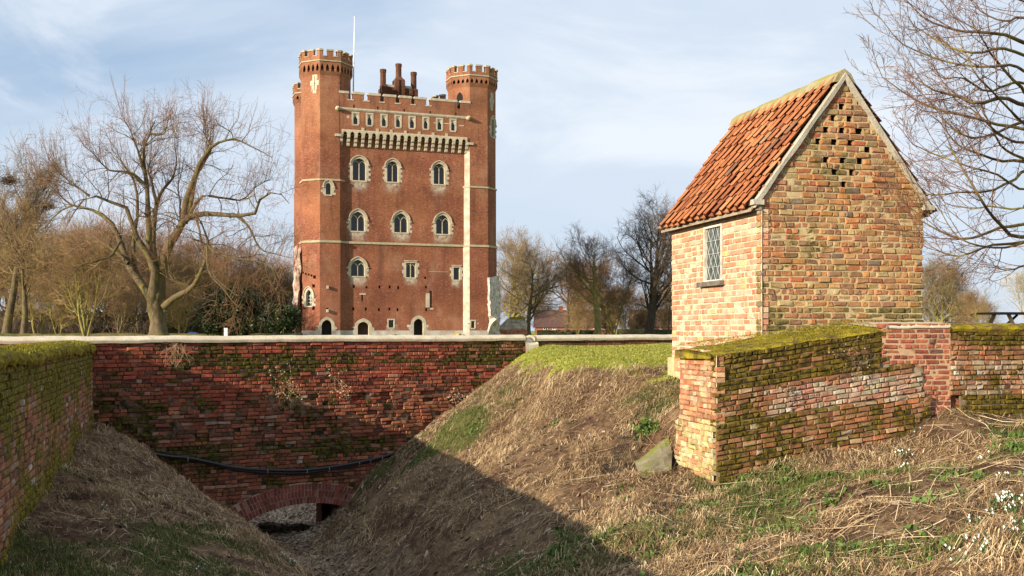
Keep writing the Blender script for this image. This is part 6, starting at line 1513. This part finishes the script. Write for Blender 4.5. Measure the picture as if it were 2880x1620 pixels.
    for px, y, s in [(1745, 178, .7), (1775, 172, .5)]: copy_tree(sh, gpos(px, y), rr.uniform(0, 6.28), s)
    T('bare_tree', 'dense greenish bare tree directly right of the hut', 'tree', gpos(2652, 92), 6.4, 3.7, .2, 301, M['bark_yellow'], M['twig_dark_ochre'], clear=.1, n=(19, 9, 7, 4), tw=.011, leaders=2)
    T('young_tree', 'young conical bare tree above the red repair in the wall', 'tree', gpos(2750, 84), 4.6, 2.1, .09, 302, M['bark_yellow'], M['twig'], clear=.1, n=(20, 7, 6, 3), tw=.007, up=(.10, .05, .04), ang=.8, shape=1.0)
    T('bare_tree', 'pale lichened tree at the right edge above the picnic table', 'tree', gpos(2898, 72), 4.9, 2.6, .12, 303, M['bark_yellow'], M['twig_pale'], clear=.12, n=(17, 7, 6, 4), tw=.009)
    T('shrub', 'brownish bush between the greenish tree and the young conical tree', 'shrub', gpos(2715, 105), 3.6, 2.6, .08, 304, M['bark'], M['twig_red'], clear=.05, n=(9, 7, 6, 5), tw=.012, leaders=4)
    hedge('dark clipped hedge across the far lawn right of the keep', [gpos(1512, 186), gpos(1600, 187), gpos(1672, 188)], 1.0, 1.4, M['hedge'], 11); hedge('dark clipped hedge behind the tallest tree', [gpos(1736, 186), gpos(1810, 186), gpos(1960, 187)], 1.1, 1.4, M['hedge'], 12)
    house('brick house with white windows beyond the far hedge, nearer the keep', 1506, 1730, 222, -1.4, 1.05, 4.4, [(1528, 1540, 917, 928), (1554, 1564, 917, 928), (1668, 1674, 918, 926), (1692, 1704, 918, 927)])
    house('brick house with white windows beyond the far hedge, next to the hut', 1780, 1990, 226, -1.4, 1.15, 4.6, [(1801, 1810, 915, 928), (1856, 1868, 917, 927)])
    # ruined wall right of the keep
    y = 138; fr = Frame(((1403-CX)/F*y, y), .15); b = fr.P(2, -.9); root = empty('ruined_wall', b, 'short ruined wall, red brick below and grey core above, right of the keep', 'ruin')
    L = fr.px(1482, 920)[0]; nx_, nz_ = 26, 16; V = []
    for sgn, dd in ((1, 0), (0, -1.0)):
        for j in range(nz_+1):
            for i in range(nx_+1):
                u = i/nx_; h = -1.1+(fr.px(1440, 893)[1]+1.1)*(j/nz_)*(1-.42*(1-sstep(0, .42, u))*1.0); uu = L*(u-.02*math.sin(j)); p = fr.P(uu, h, dd); V.append(p+fr.n*.22*nz(u*6, j*.6, 1, dd)+fr.a*.12*nz(j*.5, u*5, 1, 7))
    V = np.array(V); m = (nx_+1)*(nz_+1); Q = []
    for o in (0, m):
        for j in range(nz_):
            for i in range(nx_): k = o+j*(nx_+1)+i; Q.append((k, k+1, k+nx_+2, k+nx_+1))
    for i in range(nx_): k = nz_*(nx_+1)+i; Q.append((k, k+1, m+k+1, m+k))
    for j in range(nz_): k = j*(nx_+1)+nx_; Q.append((k, k+nx_+1, m+k+nx_+1, m+k)); k = j*(nx_+1); Q.append((k, k+nx_+1, m+k+nx_+1, m+k))
    mm = N('ruin_masonry'); sp = mm.n('ShaderNodeSeparateXYZ'); mm.put(sp.inputs[0], mm.co()); zc = mm.math('ADD', sp.outputs[2], mm.math('MULTIPLY', mm.noise(1.1, 4), .9))
    c = mm.mix(mm.ss(zc, 1.35, 1.75), mm.mix(mm.ss(mm.noise(2.5, 5), .3, .7), (.40, .12, .055), (.46, .22, .12)), mm.mix(mm.ss(mm.noise(2, 5, .7), .3, .7), (.34, .29, .22), (.52, .46, .36))); mm.bsdf(c, .95, mm.bump(mm.noise(3, 4), .8, .15))
    npmesh('masonry', V, Q, mm.m, root); cap_strip('moss_top', fr, L*.42, L*.93, [(.1, fr.px(1440, 894)[1]-.15), (.0, fr.px(1440, 891.5)[1]), (-.5, fr.px(1440, 891)[1]), (-1.1, fr.px(1440, 894)[1]-.1)], M['moss'], root, amp=.08, st=.2)

# ------------------------------------------------------------------ light, sky, camera
def world():
    sc = bpy.context.scene; w = bpy.data.worlds.new('World'); sc.world = w; w.use_nodes = True; nt = w.node_tree; nt.nodes.clear()
    el, az = math.radians(SUN_EL), math.radians(SUN_AZ)       # azimuth: clockwise from +Y
    d0 = Vector((math.sin(az)*math.cos(el), math.cos(az)*math.cos(el), math.sin(el)))
    n = lambda ty: nt.nodes.new(ty); lk = nt.links.new
    sky = n('ShaderNodeTexSky'); sky.sky_type = 'NISHITA'; sky.sun_disc = False; sky.sun_elevation = el; sky.sun_rotation = az; sky.air_density = 1.0; sky.dust_density = 1.2; sky.ozone_density = 1.0
    tc = n('ShaderNodeTexCoord'); mp = n('ShaderNodeMapping'); mp.inputs['Scale'].default_value = (1.3, 1.3, 3.0); mp.inputs['Rotation'].default_value = (0, 0, .4); mp.inputs['Location'].default_value = CLOUD_OFF; lk(tc.outputs['Generated'], mp.inputs[0])
    def noise(s, d, r, dist=0):
        x = n('ShaderNodeTexNoise'); lk(mp.outputs[0], x.inputs['Vector']); x.inputs['Scale'].default_value = s; x.inputs['Detail'].default_value = d; x.inputs['Roughness'].default_value = r; x.inputs['Distortion'].default_value = dist; return x.outputs['Fac']
    def rng(f, a, b, c=0., d=1.):
        x = n('ShaderNodeMapRange'); x.interpolation_type = 'SMOOTHSTEP'; lk(f, x.inputs[0]); x.inputs[1].default_value = a; x.inputs[2].default_value = b; x.inputs[3].default_value = c; x.inputs[4].default_value = d; return x.outputs[0]
    def mx(f, a, b):
        x = n('ShaderNodeMix'); x.data_type = 'RGBA'
        for s, v in ((0, f), (6, a), (7, b)):
            if isinstance(v, tuple): x.inputs[s].default_value = (*v, 1)
            elif isinstance(v, float): x.inputs[s].default_value = v
            else: lk(v, x.inputs[s])
        return x.outputs[2]
    base = mx(.55, sky.outputs[0], SKY_BLUE)                     # thin high haze over the clear sky
    c = mx(rng(noise(1.0, 6, .55, .4), .36, .60), base, CLOUD_A)
    c = mx(rng(noise(2.3, 7, .6, .6), .47, .68, 0, .85), c, CLOUD_B)
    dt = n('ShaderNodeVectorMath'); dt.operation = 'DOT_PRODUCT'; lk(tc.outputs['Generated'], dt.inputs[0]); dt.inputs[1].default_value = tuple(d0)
    gl = n('ShaderNodeVectorMath'); gl.operation = 'SCALE'; lk(c, gl.inputs[0]); lk(rng(dt.outputs['Value'], -.1, 1., 1., SUNWARD_FILL), gl.inputs['Scale']); c = gl.outputs[0]   # sky boosted towards the sun behind the camera, added to fill the shade
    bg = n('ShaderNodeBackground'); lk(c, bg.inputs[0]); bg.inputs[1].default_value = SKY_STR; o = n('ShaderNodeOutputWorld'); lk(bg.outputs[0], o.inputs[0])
    L = bpy.data.lights.new('sun', 'SUN'); L.energy = SUN_STR; L.angle = math.radians(.5); L.color = (1, .87, .69); so = bpy.data.objects.new('sun', L); C.objects.link(so)
    d = Vector((math.sin(az)*math.cos(el), math.cos(az)*math.cos(el), math.sin(el))); so.rotation_euler = d.to_track_quat('Z', 'Y').to_euler(); so.location = d*60
    cam = bpy.data.cameras.new('camera'); co = bpy.data.objects.new('camera', cam); C.objects.link(co); co.rotation_euler = (PI/2, 0, 0); cam.sensor_width = 36; cam.lens = 36*F/2880; cam.shift_y = (HY-810)/2880; cam.clip_start = .05; cam.clip_end = 20000
    sc.camera = co; v = sc.view_settings; v.view_transform = 'Standard'; v.look = 'None'; v.gamma = 1; v.exposure = EXPO
    try: sc.cycles.use_denoising = True
    except Exception: pass
SUN_EL, SUN_AZ, SUN_STR, SKY_STR, EXPO = 16.6, 229.5, 5.0, .09, .82
SKY_BLUE, CLOUD_A, CLOUD_B, CLOUD_OFF, SUNWARD_FILL = (2.75, 3.8, 5.5), (4.35, 5.0, 5.85), (5.6, 6.0, 6.5), (.3, .2, .1), 1.2

M['understorey'] = mat_simple('understorey_leaves', (.012, .013, .006), (.035, .03, .013), .8, .9, 1., .3)
M['moss_blade'] = mat_attr('moss_blades', [(0, (.08, .08, .006)), (.5, (.17, .15, .012)), (1, (.30, .25, .03))], .9)
M['twig_red_ochre'] = mat_twig('red_ochre_twigs', (.22, .115, .07), (.17, .10, .052))
M['grass_bank'] = mat_attr('bank_grass_blades', [(0, (.035, .05, .010)), (.5, (.085, .11, .022)), (.8, (.16, .17, .045)), (1, (.34, .28, .12))], .8)
M['scar'] = mat_simple('scarred_masonry', (.50, .42, .34), (.26, .11, .07), .9, .95, 1., .2, 6, .1, 3)
M['twig_dark_ochre'] = mat_twig('dark_ochre_twigs', (.22, .16, .085), (.16, .115, .07))
import time as _t
_steps = [world, ground, bridge, left_wall, ramp_wall, hut, slab_and_bits, keep, big_tree, lime_tree, distance, ground_cover, snowdrops]
_steps.append(lambda: sprig('dry_grass_tuft', 'dry grass hanging over the bridge face below the coping', 'dry grass', FB.P(*FB.px(490, 968), .06), 26, .35, .95, M['straw'], M['straw_stem'], 1, leaves=0))
_steps.append(lambda: sprig('creeper', 'dry creeper with pale leaves on the bridge face, the left and larger one', 'creeper', FB.P(*FB.px(800, 1085), .07), 16, .34, .6, M['litter_pale'], M['straw_stem'], 2, leaf=.015, leaves=3))
_steps.append(lambda: sprig('creeper', 'dry creeper with pale leaves on the bridge face, the right and smaller one', 'creeper', FB.P(*FB.px(945, 1070), .07), 12, .30, .7, M['litter_pale'], M['straw_stem'], 3, leaf=.015, leaves=3))
_steps.append(lambda: sprig('root_clump', 'brown clump of roots on the bridge face beside the right bank', 'roots', FB.P(*FB.px(1300, 1125), .14), 30, .22, .6, M['litter'], M['root'], 4, leaf=.03, leaves=3))
for _px, _py, _l, _s in ((2380, 1010, 'dead bramble stems under the mossy top of the ramped wall, beside the red repair', 5), (2210, 1105, 'small dead bramble tuft in the middle of the ramped wall', 6)):
    _steps.append(lambda px=_px, py=_py, l=_l, s=_s: sprig('bramble', l, 'bramble', FR.P(*FR.px(px, py), .08), 18 if s == 5 else 12, .2 if s == 5 else .12, .5, M['litter'], M['root'], s, leaf=.012, leaves=2))
_steps.append(lambda: sprig('ragwort', 'bright green leafy plant on the bank left of the slab', 'plant', hit(1822, 1222)+Z3*.03, 20, .12, .3, M['weed'], M['straw_stem'], 9, leaf=.026, leaves=8))
M['straw_stem'] = mat_simple('straw_stems', (.38, .28, .16), (.25, .17, .09), 8); M['root'] = mat_simple('root_stems', (.12, .075, .05), (.07, .045, .03), 8)
M['litter_pale'] = mat_attr('pale_leaves', [(0, (.30, .22, .11)), (.5, (.50, .42, .26)), (1, (.13, .13, .03))], .7)
for _s in _steps:
    _a = _t.time(); _s(); print('%-14s %.1fs' % (getattr(_s, '__name__', '?'), _t.time()-_a))
